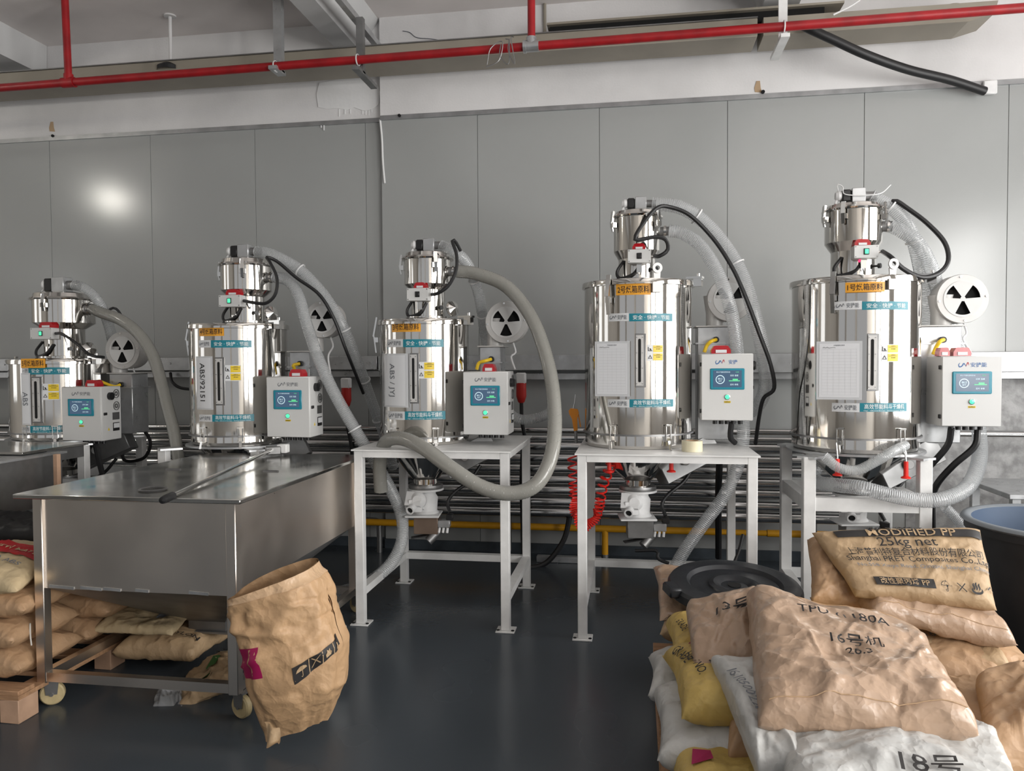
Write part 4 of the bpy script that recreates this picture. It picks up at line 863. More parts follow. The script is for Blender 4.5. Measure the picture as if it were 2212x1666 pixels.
M1 = dict(num='1', label='polished steel hopper dryer labelled number one, beside the black bin', c=(1.235, 4.62), R=0.336, zt=1.945, zb=1.075, zs=1.0, zn=0.80,
          toggles=(1815, 1945), tog_y=945, latch=(-0.56,), eye=(1930, 600), on_lid=True,
          orange=(1826, 1911, 609, 631), strip1=(1801, 1862, 1961, 651, 669), strip2=(1797, 1857, 1958, 871, 890), warn=(1903, 1940, 744, 782), window=(1873, 1899, 721, 845),
          sheet=(1764, 1863, 738, 863), sheet_flat=True, blower_px=(2072, 647, 52, 4.72), heater_px=(1985, 2078, 706), box_px=(2034, 2163, 769, 922, 4.4), boxd=0.22, beacons=((-.02, .16), (.22, .52)), logo='colour',
          loader=dict(label='shiny vacuum loader with green switch on the rightmost dryer', x=(1781, 1905), ys=(546, 527, 459, 443), port=(1908, 490), clamps=(-1.3, -0.55, 1.0), hx=-0.02, neck=0.78,
                      sbox=(1845, 1898, 529, 558), beacon=(1847, 1882, 514, 529), lit=True, led=True, flap=False, tube=True))
M2 = dict(num='2', label='polished steel hopper dryer labelled number two, on the stand with the tape roll', c=(0.022, 4.60), R=0.311, zt=1.955, zb=1.085, zs=1.006, zn=0.80,
          toggles=(1326, 1441), tog_y=940, latch=(-0.50,), eye=(1420, 600), on_lid=False,
          orange=(1331, 1406, 613, 637), strip1=(1315, 1359, 1452, 677, 694), strip2=(1313, 1360, 1454, 863, 880), warn=(1398, 1432, 745, 780), window=(1372, 1395, 721, 837),
          sheet=(1285, 1360, 738, 856), sheet_flat=True, blower_px=(1575, 648, 47, 4.72), heater_px=(1507, 1578, 707), box_px=(1515, 1627, 764, 909, 4.4), boxd=0.2, beacons=((.20, .58),), brand='安捷', logo='colour',
          loader=dict(label='shiny vacuum loader with black switch on the second-right dryer', x=(1325, 1427), ys=(562, 545, 473, 457), port=(1440, 500), clamps=(-1.1, 0.9), hx=-0.005, neck=0.80,
                      sbox=(1356, 1406, 538, 568), beacon=(1366, 1395, 524, 538), lit=False, flap=False))
M3 = dict(num='3', label='polished steel hopper dryer labelled number three, on the middle white stand', c=(-1.286, 4.65), R=0.275, zt=1.758, zb=1.05, zs=1.006, zn=0.775,
          toggles=(853, 940), tog_y=938, latch=(-1.45,),
          orange=(847, 909, 696, 717), strip1=(837, 871, 958, 733, 750), strip2=(839, 875, 962, 889, 907), warn=(904, 939, 782, 818), window=(885, 905, 763, 872),
          sheet=(830, 882, 764, 880), sheet_flat=False, note='ABS / JYJ', blower_px=(1096, 697, 45, 4.72), heater_px=(1036, 1081, 750), box_px=(1001, 1097, 803, 940, 4.4), boxd=0.22,
          loader=dict(label='shiny vacuum loader with black switch on the middle dryer', x=(875, 974), ys=(628, 616, 563, 546), port=(979, 587), clamps=(-1.45, 0.55), hx=-0.005, neck=0.72,
                      sbox=(879, 925, 622, 650), beacon=(893, 919, 609, 622), lit=False))
M4 = dict(num='4', label='polished steel hopper dryer labelled number four, behind the steel cart', c=(-2.55, 4.70), R=0.305, zt=1.75, zb=1.045, zs=0.985, zn=0.76,
          toggles=(441, 519), tog_y=940, latch=(-1.45,),
          orange=(431, 484, 707, 726), strip1=(430, 456, 544, 735, 751), strip2=(431, 459, 549, 896, 911), warn=(486, 521, 789, 823), window=(465, 485, 772, 876),
          sheet=(424, 460, 770, 885), sheet_flat=False, note='ABS/92151', note_ink='ink', blower_px=(702, 691, 39, 4.78), heater_px=(625, 668, 761), box_px=(577, 669, 814, 945, 4.4), boxd=0.2, beacons=((.50, .82),),
          loader=dict(label='shiny vacuum loader with green switch on the second-left dryer', x=(483, 583), ys=(643, 629, 577, 560), port=(592, 600), clamps=(-1.5, 0.35), hx=-0.015, neck=0.70,
                      sbox=(473, 519, 637, 663), beacon=(486, 515, 624, 637), lit=True))
M5 = dict(num='5', label='polished steel hopper dryer labelled number five, at the left edge', c=(-4.0, 4.90), R=0.33, zt=1.535, zb=1.03, zs=0.985, zn=0.75,
          toggles=(58, 120), tog_y=955, latch=(-1.5,), on_lid=True,
          orange=(46, 98, 775, 795), strip1=(48, 62, 151, 794, 809), strip2=(48, 66, 146, 920, 935), warn=(92, 129, 829, 864), window=(69, 91, 814, 914),
          sheet=(46, 66, 806, 918), sheet_flat=False, note='ABS', blower_px=(274, 757, 40, 4.95), heater_px=(236, 285, 808), box_px=(135, 219, 836, 953, 4.62), boxd=0.2, beacons=((.55, .85),),
          loader=dict(label='shiny vacuum loader with green switch on the leftmost dryer', x=(84, 194), ys=(712, 699, 650, 634), port=(194, 668), clamps=(-1.5, 0.1), hx=-0.01, neck=0.66,
                      sbox=(66, 112, 708, 733), beacon=(82, 112, 694, 707), lit=True))
for d in (M1, M2, M3, M4, M5): machine(d)

stand('white painted square table stand under the middle dryer', -1.57, -0.68, 4.16, 5.05, 1.006, -1.286, 4.65, 0.245)
stand('white painted square table stand under the second-right dryer', -0.30, 0.63, 4.10, 5.02, 1.006, 0.022, 4.60, 0.28)

def frame_stand(label, cx, cy, R, x0, x1, y0, y1, z, zm, w=0.062):
    r = root('machine_stand', label, 'stand', ((x0 + x1) / 2, (y0 + y1) / 2, 0), 'white steel stands under the machines')
    for xa in (x0, x1 - w):
        for ya in (y0, y1 - w):
            lg = MB().box(xa, xa + w, ya, ya + w, 0.008, z - 0.012, 0.003).build('leg', MT['white_paint'], r)
            MB().box(xa - 0.03, xa + w + 0.03, ya - 0.03, ya + w + 0.03, 0, 0.008, 0.002).build('foot_plate', MT['white_paint'], lg)
    for zz, h in ((zm, 0.07), (0.2, 0.05)):
        for ya in (y0, y1 - w): MB().box(x0 + w, x1 - w, ya + 0.005, ya + w - 0.005, zz - h / 2, zz + h / 2).build('cross_rail', MT['white_paint'], r, smooth=0)
        for xa in (x0, x1 - w): MB().box(xa + 0.005, xa + w - 0.005, y0 + w, y1 - w, zz - h / 2, zz + h / 2).build('side_rail', MT['white_paint'], r, smooth=0)
    MB().revolve([(R - 0.03, 0), (R + 0.03, 0), (R + 0.03, 0.010), (R - 0.03, 0.010), (R - 0.03, 0)], (cx, cy, z - 0.012), seg=56).build('support_ring', MT['galv'], r, smooth=30)
    for sx, sy in ((0, 0), (1, 0), (0, 1), (1, 1)):
        q = Vector(((x0 + w / 2) if sx == 0 else (x1 - w / 2), (y0 + w / 2) if sy == 0 else (y1 - w / 2), z - 0.017)); e = Vector((cx, cy, z - 0.017)); dd = (e - q).normalized()
        MB().bar(q - dd * 0.03, q + dd * 0.10, 0.10, 0.012).build('support_pad', MT['galv'], r, smooth=0)
    return r
frame_stand('white painted leg frame under the rightmost dryer', 1.235, 4.62, 0.336, 0.885, 1.52, 4.24, 4.92, 0.998, 0.735)
frame_stand('white painted leg frame under the second-left dryer', -2.55, 4.70, 0.305, -2.92, -2.25, 4.36, 5.02, 0.983, 0.70, 0.055)
frame_stand('white painted leg frame under the leftmost dryer', -4.0, 4.90, 0.33, -4.34, -3.58, 4.56, 5.22, 0.983, 0.70, 0.055)

# ------------------------------------------------------------------ hoses
def hose(pts, r, label, m='hose', ties=()):
    P = [at(x, y, Y) if Y > 0 else Vector((x, y, -Y)) for x, y, Y in pts]
    lo = min(p.z for p in P); k = min(range(len(P)), key=lambda i: P[i].z)
    o = root('flexible_hose', label, 'hose', tuple(P[k]), 'ribbed plastic hoses of the loaders')
    MB().tube(P, r, 16, 0.0065, rib=0.022, cap=False).build('hose_wall', MT[m], o, smooth=60)
    C_ = catmull(P, 0.03)
    A_ = catmull(P, 0.0011); n_ = len(A_); pitch = 0.0105; hx_ = []; av = None
    for i in range(0, n_):
        t_ = (A_[min(i + 1, n_ - 1)] - A_[max(i - 1, 0)]).normalized(); av = t_.orthogonal().normalized() if av is None else (av - t_ * av.dot(t_)).normalized()
        g_ = 2 * pi * i * 0.0011 / pitch; hx_.append(A_[i] + (av * math.cos(g_) + t_.cross(av) * math.sin(g_)) * (r * 0.985))
    MB().tube(hx_, 0.0015, 3, 0.01, cap=False, raw=True).build('spiral_wire', MT['wire'] if m != 'hose_grey' else MT['hose_grey'], o, smooth=60, fix=False)
    for t in ties:
        i = max(1, min(len(C_) - 2, int(t * len(C_)))); dd = (C_[i + 1] - C_[i - 1]).normalized()
        MB().revolve([(r * 1.05, -0.004), (r * 1.22, -0.004), (r * 1.22, 0.004), (r * 1.05, 0.004), (r * 1.05, -0.004)], C_[i], dd, 20).build('cable_tie', MT['tie'], o)
    return o
def stub(d, kind):
    l = d['loader']; s = l['R'] / 0.147; cx, cy = l['c']
    if kind == 'top': return Vector((cx + l.get('hx', -0.01) + 0.10 * s, cy - l['R'] * 0.25, l['z'][3] + 0.038 * s))
    return Vector((cx + l['R'] + 0.045, cy - 0.02, at(*l['port'], cy).z))
def H(v): return (v.x, v.y, -v.z)
s3, s4, s2, s1, s5 = M3['loader']['R'] / .147, M4['loader']['R'] / .147, M2['loader']['R'] / .147, M1['loader']['R'] / .147, M5['loader']['R'] / .147
hose([H(stub(M3, 'mid')), (1030, 592, 4.62), (1095, 620, 4.58), (1150, 690, 4.5), (1185, 790, 4.4), (1198, 890, 4.25), (1192, 980, 4.1), (1160, 1045, 4.02), (1105, 1066, 4.0), (1040, 1052, 4.0), (970, 1008, 4.03), (915, 968, 4.1), (870, 948, 4.19), (838, 951, 4.27), (825, 975, 4.36), (820, 1010, 4.38), (823, 1062, 4.40)],
     0.040, 'long grey dusty hose looping from the middle loader down across its stand', 'hose_grey')
hose([H(stub(M3, 'top')), (985, 546, 4.6), (1012, 575, 4.65), (1035, 640, 4.78), (1047, 720, 4.98), (1060, 800, 5.05), (1085, 870, 5.1), (1120, 905, 5.15), (1170, 900, 5.2), (1200, 880, 5.35)], 0.034, 'clear hose dropping behind the middle dryer blower', 'hose_mid', (0.2, 0.34))
hose([H(stub(M4, 'top')), (590, 551, 4.64), (650, 585, 4.66), (705, 645, 4.68), (745, 715, 4.72), (775, 790, 4.85), (800, 860, 5.0), (828, 935, 5.15), (850, 1010, 5.3)], 0.036, 'clear hose arching from the top of the second-left loader over its blower', 'hose_mid', (0.18, 0.42, 0.62, 0.78))
hose([H(stub(M4, 'mid')), (622, 606, 4.66), (645, 640, 4.62), (662, 700, 4.58), (690, 780, 4.5), (725, 855, 4.5), (768, 930, 4.52), (808, 995, 4.54), (845, 1060, 4.56), (868, 1120, 4.58), (866, 1175, 4.58), (838, 1225, 4.54), (790, 1260, 4.5), (735, 1279, 4.48), (680, 1285, 4.5)], 0.037, 'clear hose running from the second-left loader down through the middle stand to the cart', 'hose_mid', (0.45,))
hose([H(stub(M2, 'top')), (1465, 447, 4.56), (1515, 475, 4.58), (1565, 530, 4.6), (1605, 600, 4.58), (1632, 690, 4.56), (1650, 770, 4.6), (1654, 830, 4.68), (1640, 872, 4.76), (1610, 895, 4.84), (1580, 900, 4.9)], 0.040, 'clear hose looping from the top of the second-right loader past its blower', 'hose', (0.16, 0.36))
hose([H(stub(M2, 'mid')), (1470, 503, 4.58), (1510, 528, 4.54), (1548, 585, 4.5), (1576, 660, 4.5), (1589, 730, 4.57), (1596, 800, 4.66), (1603, 880, 4.66), (1606, 940, 4.62), (1596, 1000, 4.62), (1565, 1070, 4.62), (1525, 1125, 4.62), (1485, 1180, 4.62), (1460, 1225, 4.62), (1452, 1270, 4.62)], 0.037, 'clear hose passing in front of the second-right blower and down to the floor', 'hose')
hose([H(stub(M1, 'top')), (1930, 452, 4.58), (1962, 490, 4.6), (1982, 550, 4.64), (1994, 620, 4.86), (2004, 700, 4.95), (2012, 780, 5.0), (2020, 860, 5.02)], 0.038, 'clear hose dropping from the top of the rightmost loader behind its blower', 'hose', (0.1, 0.25))
hose([H(stub(M1, 'mid')), (1945, 498, 4.58), (1980, 522, 4.58), (2008, 570, 4.62), (2030, 640, 4.86), (2060, 720, 4.96), (2090, 800, 4.96), (2105, 880, 4.88), (2116, 945, 4.7), (2114, 1000, 4.45), (2090, 1052, 4.25), (2040, 1078, 4.17), (1980, 1080, 4.17), (1915, 1068, 4.175), (1860, 1054, 4.2), (1805, 1048, 4.3), (1770, 1043, 4.42), (1755, 1025, 4.55), (1775, 1000, 4.62)], 0.038, 'clear ribbed hose looping from the rightmost loader round the front of its frame', 'hose')
hose([(1780, 985, 4.22), (1810, 1010, 4.2), (1850, 1016, 4.2), (1890, 998, 4.2), (1930, 975, 4.22), (1955, 962, 4.32)], 0.026, 'flat cloudy hose slung under the rightmost drum', 'hose_mid')
hose([H(stub(M5, 'top')), (185, 624, 4.84), (215, 655, 4.88), (234, 700, 5.0), (243, 740, 5.1), (250, 800, 5.2), (262, 880, 5.25)], 0.035, 'clear hose dropping behind the leftmost blower', 'hose_mid')
hose([H(stub(M5, 'mid')), (222, 677, 4.84), (262, 692, 4.78), (300, 722, 4.74), (330, 768, 4.72), (348, 825, 4.7), (362, 880, 4.66), (375, 930, 4.62), (384, 985, 4.58), (388, 1040, 4.56), (385, 1100, 4.6)], 0.038, 'grey dusty hose arching from the leftmost loader down behind the cart', 'hose_grey')
# second pipe end resting behind the frame of machine 1
hose([(2040, 1095, 4.98), (2070, 1125, 5.0), (2100, 1165, 5.02), (2140, 1215, 5.06), (2190, 1290, 5.1)], 0.03, 'short clear hose slanting to the floor behind the black bin', 'hose')

# ------------------------------------------------------------------ black cables
def cable(pts, r, label):
    P = [at(x, y, Y) if Y > 0 else Vector((x, y, -Y)) for x, y, Y in pts]
    return MB().tube(P, r, 8, 0.02).build('black_cable', MT['rubber'], label=label, cat='cable', group='black cables of the machines')
def gl(d):
    l = d['loader']; rn = l['R'] * l.get('neck', .6); Y = l['c'][1] - rn - 0.04; x0, x1, y0, y1 = l['sbox']; return at(x1 + 8, (y0 + y1) / 2, Y)
cable([H(gl(M3)), (945, 634, 4.44), (968, 618, 4.44), (985, 585, 4.46), (986, 550, 4.48), (977, 522, 4.5), (983, 521, 4.52), (995, 542, 4.56)], 0.0105, 'black cable curling up from the middle signal box')
cable([H(gl(M4)), (548, 654, 4.46), (575, 655, 4.46), (595, 635, 4.46), (598, 600, 4.48), (582, 565, 4.5), (577, 556, 4.54), (600, 566, 4.58), (640, 600, 4.60), (690, 637, 4.62), (722, 690, 4.64), (745, 750, 4.68), (765, 800, 4.78), (785, 850, 4.92)], 0.0105, 'black cable from the second-left signal box tied along its hose')
cable([H(gl(M2)), (1425, 553, 4.4), (1442, 540, 4.4), (1438, 518, 4.38), (1415, 512, 4.36), (1376, 519, 4.33), (1374, 508, 4.33), (1395, 475, 4.4), (1420, 449, 4.46), (1445, 447, 4.5), (1490, 465, 4.52), (1540, 515, 4.54), (1580, 575, 4.52), (1610, 640, 4.5), (1640, 720, 4.5), (1665, 790, 4.54), (1672, 840, 4.6), (1650, 860, 4.66), (1640, 900, 4.72), (1632, 960, 4.8)], 0.0115, 'black cable from the second-right signal box following its hose down')
cable([H(gl(M1)), (1925, 556, 4.36), (1950, 580, 4.36), (1985, 598, 4.38), (2015, 596, 4.42), (2040, 580, 4.46), (2049, 555, 4.48), (2038, 520, 4.5), (2000, 480, 4.52), (1960, 450, 4.54), (1935, 434, 4.55), (1922, 440, 4.56)], 0.0125, 'black cable looping right of the rightmost loader')
cable([H(gl(M5)), (135, 722, 4.66), (165, 742, 4.64), (195, 767, 4.62), (225, 772, 4.7)], 0.010, 'black cable sloping from the leftmost signal box over its lid')
cable([(228, 690, 4.86), (238, 668, 4.88), (252, 668, 4.9), (266, 688, 4.92)], 0.009, 'small black cable loop above the leftmost blower')
cable([(2055, 925, 4.5), (2048, 960, 4.52), (2020, 995, 4.56), (2000, 1015, 4.66)], 0.018, 'thick black cable leaving the rightmost cabinet on the left')
cable([(2112, 930, 4.5), (2105, 965, 4.48), (2060, 1005, 4.5), (2025, 1045, 4.58), (2014, 1080, 4.66), (2014, 1140, 4.7), (2014, 1200, 4.7)], 0.018, 'thick black cable leaving the rightmost cabinet on the right')
cable([(1580, 913, 4.5), (1578, 945, 4.52), (1588, 957, 4.55)], 0.016, 'thick black cable under the second-right cabinet')
cable([(1555, 985, 4.85), (1552, 1060, 5.1), (1552, 1140, 5.3), (1552, 1205, 5.4)], 0.022, 'thick black cable hanging behind the second-right stand')
cable([(1605, 1155, 4.5), (1596, 1190, 4.45), (1580, 1230, 4.4)], 0.009, 'thin black cable dropping behind the black bin lid')
cable([(1132, 950, 5.2), (1128, 1040, 5.35), (1130, 1120, 5.45), (1132, 1205, 5.5), (1140, 1226, 5.5), (1180, 1216, 5.55), (1215, 1172, 5.6), (1228, 1130, 5.62), (1230, 1100, 5.62)], 0.02, 'thick black cable looping to the floor behind the middle stand')
cable([(368, 806, 5.82), (372, 825, 5.78), (390, 838, 5.78), (425, 842, 5.78)], 0.012, 'black cable hanging from the wall trunking beside the second-left dryer')
cable([(290, 910, 5.1), (315, 935, 5.1), (325, 960, 5.1), (310, 990, 5.1), (270, 995, 5.1), (262, 965, 5.1)], 0.012, 'black cable looping right of the leftmost cabinet')
cable([(205, 955, 4.75), (215, 1000, 4.75), (225, 1040, 4.75)], 0.018, 'thick black cable under the leftmost cabinet')
cable([(1372, 1190, 4.5), (1418, 1190, 4.48), (1420, 1205, 4.46), (1430, 1212, 4.46), (1445, 1217, 4.46)], 0.010, 'black cable below the second-right feeding valve')

# red drop handles
for d, px, py, Y, s in ((M1, 1809, 1012, 4.24, 'left of the rightmost cone'), (M1, 1957, 1018, 4.26, 'right of the rightmost cone'), (M2, 1316, 1005, 4.26, 'left of the second-right cone'), (M2, 1450, 1005, 4.26, 'right of the second-right cone')):
    p = at(px, py, Y)
    r = root('drain_handle', 'red plastic pull handle hanging %s' % s, 'handle', tuple(p), 'red pull handles under the dryers')
    MB().revolve([(0, 0.05), (0.011, 0.05), (0.012, -0.025), (0.024, -0.032), (0.024, -0.038), (0, -0.038)], p, seg=18).build('grip', MT['redcoil'], r, smooth=40)
    MB().cyl(p + Vector((0, 0, 0.05)), p + Vector((0, 0.03, 0.13)), 0.004, seg=8).build('rod', MT['mirror2'], r)

# red coiled air hose with an orange blow gun
cr = root('coiled_air_hose', 'red coiled air hose hanging between the white stands', 'air hose', tuple(at(1270, 1150, 4.6)))
axis = catmull([at(1236, 985, 4.75), at(1240, 1060, 4.72), at(1243, 1110, 4.68), at(1262, 1140, 4.64), at(1290, 1110, 4.6), at(1302, 1050, 4.56), at(1322, 1000, 4.5), at(1331, 985, 4.48)], 0.0015)
co = []; n = len(axis)
ang = 0.0
for i in range(n):
    t = (axis[min(i + 1, n - 1)] - axis[max(i - 1, 0)]).normalized(); a = t.cross(Vector((0, 1, 0))).normalized(); b = t.cross(a)
    u = i / (n - 1); ang += 0.0015 * 2 * pi / (0.013 if 0.26 < u < 0.60 else (0.024 if 0.17 < u < 0.7 else 0.05))
    for _ in range(1): co.append(axis[i] + a * (0.029 * math.cos(ang)) + b * (0.029 * math.sin(ang)))
MB().tube(co[::3], 0.0056, 6, 0.008, raw=True).build('coil', MT['redcoil'], cr)
MB().tube([at(1331, 985, 4.48), at(1318, 960, 4.44)], 0.006, 8, 0.01).build('coil_end', MT['redcoil'], cr)
p = at(1240, 905, 4.72)
bg = root('blow_gun', 'orange air blow gun hanging left of the second-right dryer', 'blow gun', tuple(at(1244, 960, 4.72)))
MB().prism([(-0.032, 0.05), (-0.028, 0.03), (-0.012, 0.0), (0.0, -0.075), (0.022, -0.07), (0.02, 0.0), (0.03, 0.04), (0.022, 0.06), (-0.02, 0.065)], p + Vector((0, 0.012, 0)), (1, 0, 0), (0, 0, 1), 0.025).build('gun_body', MT['orange'], bg, smooth=20)
MB().tube([p + Vector((-0.005, 0, 0.06)), p + Vector((0.003, 0, 0.1)), p + Vector((0.01, 0, 0.15))], 0.003, 6, 0.02).build('nozzle', MT['mirror2'], bg)
MB().bar(p + Vector((0.026, 0, 0.03)), p + Vector((0.04, 0, -0.05)), 0.008, 0.006).build('trigger', MT['orange'], bg)
MB().cyl(p + Vector((0.010, 0, -0.07)), p + Vector((0.013, 0, -0.15)), 0.01, seg=10).build('air_fitting', MT['dull_steel'], bg)
# roll of tape on the stand
p = onz(1495, 975, 1.006)
tp = root('tape_roll', 'roll of clear packing tape lying on the second-right stand', 'tape', (p.x, p.y, 1.006))
MB().revolve([(0.034, 0), (0.056, 0), (0.056, 0.058), (0.034, 0.058), (0.034, 0)], (p.x, p.y, 1.0065), seg=36).build('tape', MT['tape'], tp, smooth=30)
MB().revolve([(0.031, 0.0), (0.034, 0.0), (0.034, 0.0585), (0.031, 0.0585), (0.031, 0)], (p.x, p.y, 1.0065), seg=36).build('cardboard_core', MT['kraft'], tp, smooth=30)

# ================================================================== steel cart
CX0, CX1, CY0, CY1, CZ = -2.565, -1.625, 2.94, 4.36, 0.925
ct = root('hopper_cart', 'wheeled stainless steel hopper cart with flat lid in the left foreground', 'cart', ((CX0 + CX1) / 2, (CY0 + CY1) / 2, 0))
w = 0.045
MB().box(CX0 - 0.05, CX1 + 0.05, CY0 - 0.05, 3.66, CZ + 0.002, CZ + 0.022, 0.003).build('lid_front', MT['brushed_lid'], ct)
MB().box(CX0 - 0.05, CX1 + 0.045, 3.665, CY1 + 0.05, CZ + 0.002, CZ + 0.020, 0.003).build('lid_rear', MT['brushed_lid'], ct)
for x in (CX0 + 0.2, CX1 - 0.2): MB().cyl((x - 0.04, 3.6625, CZ + 0.022), (x + 0.04, 3.6625, CZ + 0.022), 0.007, seg=10).build('lid_hinge', MT['dull_steel'], ct)
p = onz(331, 1057, CZ + 0.026)
MB().revolve([(0.055, -0.004), (0.061, 0), (0.055, 0.004), (0.049, 0), (0.055, -0.004)], (p.x, p.y, CZ + 0.027), seg=32).build('ring_pull', MT['dull_steel'], ct)
for n_, a in (('side_panel', (CX0 + w, CX1 - w, CY0 + 0.012, CY0 + 0.016, 0.53, CZ)), ('side_panel', (CX0 + w, CX1 - w, CY1 - 0.016, CY1 - 0.012, 0.53, CZ)),
              ('side_panel', (CX1 - 0.016, CX1 - 0.012, CY0 + w, CY1 - w, 0.53, CZ)), ('side_panel', (CX0 + 0.012, CX0 + 0.016, CY0 + w, CY1 - w, 0.53, CZ))):
    MB().box(*a).build(n_, MT['brushed'], ct, smooth=0)
ox, oy, oh = (CX0 + CX1) / 2 - 0.03, (CY0 + CY1) / 2, 0.10
A = [(CX0 + 0.014, CY0 + 0.014), (CX1 - 0.014, CY0 + 0.014), (CX1 - 0.014, CY1 - 0.014), (CX0 + 0.014, CY1 - 0.014)]; B = [(ox - oh, oy - oh), (ox + oh, oy - oh), (ox + oh, oy + oh), (ox - oh, oy + oh)]
MB().add([(*a, 0.535) for a in A] + [(*b, 0.20) for b in B] + [(*b, 0.155) for b in B], [(i, (i + 1) % 4, 4 + (i + 1) % 4, 4 + i) for i in range(4)] + [(4 + i, 4 + (i + 1) % 4, 8 + (i + 1) % 4, 8 + i) for i in range(4)] + [(8, 9, 10, 11)]).build('hopper_bottom', MT['dull_steel'], ct, smooth=0)
MB().box(ox - oh - 0.03, ox + oh + 0.06, oy - oh - 0.02, oy + oh + 0.02, 0.145, 0.154).build('slide_gate', MT['dull_steel'], ct, smooth=0)
for xa in (CX0, CX1 - w):
    for ya in (CY0, CY1 - w):
        MB().box(xa, xa + w, ya, ya + w, 0.115, CZ, 0.003).build('leg', MT['brushed'], ct)
        q = Vector((xa + w / 2 + 0.01, ya + w / 2 + 0.03, 0.0)); ang = 0.5 if xa == CX0 else -0.35; dx = Vector((math.cos(ang), math.sin(ang), 0)); dy = Vector((-math.sin(ang), math.cos(ang), 0))
        cs = MB().revolve([(0, -0.016), (0.044, -0.016), (0.050, -0.010), (0.050, 0.010), (0.044, 0.016), (0, 0.016)], q + Vector((0, 0, 0.051)), dy, 28).build('caster_wheel', MT['caster'], ct, smooth=30)
        m = MB()
        for s in (-1, 1): m.prism([(-0.022, 0.05), (0.022, 0.05), (0.03, 0.115), (-0.03, 0.115)], q + dy * (0.021 * s + 0.0015) , dx, (0, 0, 1), 0.003)
        m.obox(q + Vector((0, 0, 0.116)), (0.075, 0.06, 0.006), (0, 0, ang)).cyl(q + dy * -0.026 + Vector((0, 0, 0.051)), q + dy * 0.026 + Vector((0, 0, 0.051)), 0.008, seg=10)
        m.build('caster_fork', MT['dull_steel'], ct)
for ya in (CY0, CY1 - w): MB().box(CX0 + w, CX1 - w, ya + 0.004, ya + w - 0.004, 0.122, 0.162).build('lower_rail', MT['brushed'], ct, smooth=0)
for xa in (CX0, CX1 - w): MB().box(xa + 0.004, xa + w - 0.004, CY0 + w, CY1 - w, 0.122, 0.162).build('lower_rail', MT['brushed'], ct, smooth=0)
# weld marks down the right edge, bright weld spots on the lower edge
for i, z in enumerate((0.88, 0.83, 0.77, 0.71, 0.66, 0.60, 0.56)): MB().obox((CX1 - 0.012, CY0 + w + 0.006, z), (0.006, 0.014, 0.035 + 0.012 * (i % 3)), (0.2 * (i % 2), 0, 0)).build('weld_bead', MT['galv'], ct, smooth=0)
for x in (-2.44, -2.30, -2.20, -2.06, -1.8): MB().obox((x, CY0 + 0.010, 0.537), (0.09 + 0.03 * math.sin(x * 7), 0.004, 0.012), (0, 0.05, 0)).build('weld_bead', MT['galv'], ct, smooth=0)
# bar with a black grip lying over the lid
a, b = Vector(at(352, 1083, 2.80)), Vector(at(590, 972, 4.28)); a.z = max(a.z, 0.955); b.z = 0.985
br = root('pull_bar', 'steel bar with black rubber grip lying across the cart lid', 'bar', (a.x, a.y, CZ + 0.022))
d_ = (b - a).normalized()
MB().cyl(a + d_ * 0.08, b, 0.0105, seg=14).build('bar', MT['mirror2'], br)
MB().revolve([(0, -0.01), (0.014, -0.006), (0.017, 0.02), (0.0165, 0.09), (0.013, 0.10), (0, 0.10)], a, d_, 18).build('grip', MT['rubber'], br, smooth=40)
MB().obox(b + Vector((0, 0.0, -0.005)), (0.09, 0.05, 0.05), (0, 0, 0.5), 0.006).build('socket', MT['dull_steel'], br)
MB().obox(b + Vector((0.05, 0.03, 0.004)), (0.06, 0.05, 0.05), (0, 0, 0), 0.004).build('socket_block', MT['white_paint'], br)

# second bin behind, at the left edge
c2 = root('hopper_cart', 'dark steel hopper cart with open rim at the left edge', 'cart', (-3.95, 3.85, 0))
MB().box(-4.5, -3.45, 3.35, 4.20, 0.66, 0.955).build('body', MT['dull_steel'], c2, smooth=0)
MB().box(-4.52, -3.43, 3.33, 4.22, 0.955, 0.967).build('rim', MT['galv'], c2, smooth=0)
MB().box(-4.46, -3.50, 3.95, 4.50, 0.975, 0.99, 0.002).build('lid', MT['brushed_lid'], c2)
for xa in (-4.5, -3.49):
    for ya in (3.35, 4.16): MB().box(xa, xa + 0.04, ya, ya + 0.04, 0.0, 0.68).build('leg', MT['dull_steel'], c2, smooth=0)
MB().box(-4.44, -3.52, 4.16, 4.48, 0.90, 0.974).build('rear_box', MT['dull_steel'], c2, smooth=0)
p = at(124, 985, 4.05); MB().box(p.x - 0.014, p.x + 0.014, 4.03, 4.06, 0.0, 0.97, 0.002).build('wooden_prop', MT['wood_pale'], label='upright pale wooden batten beside the leftmost dryer leg', cat='batten')

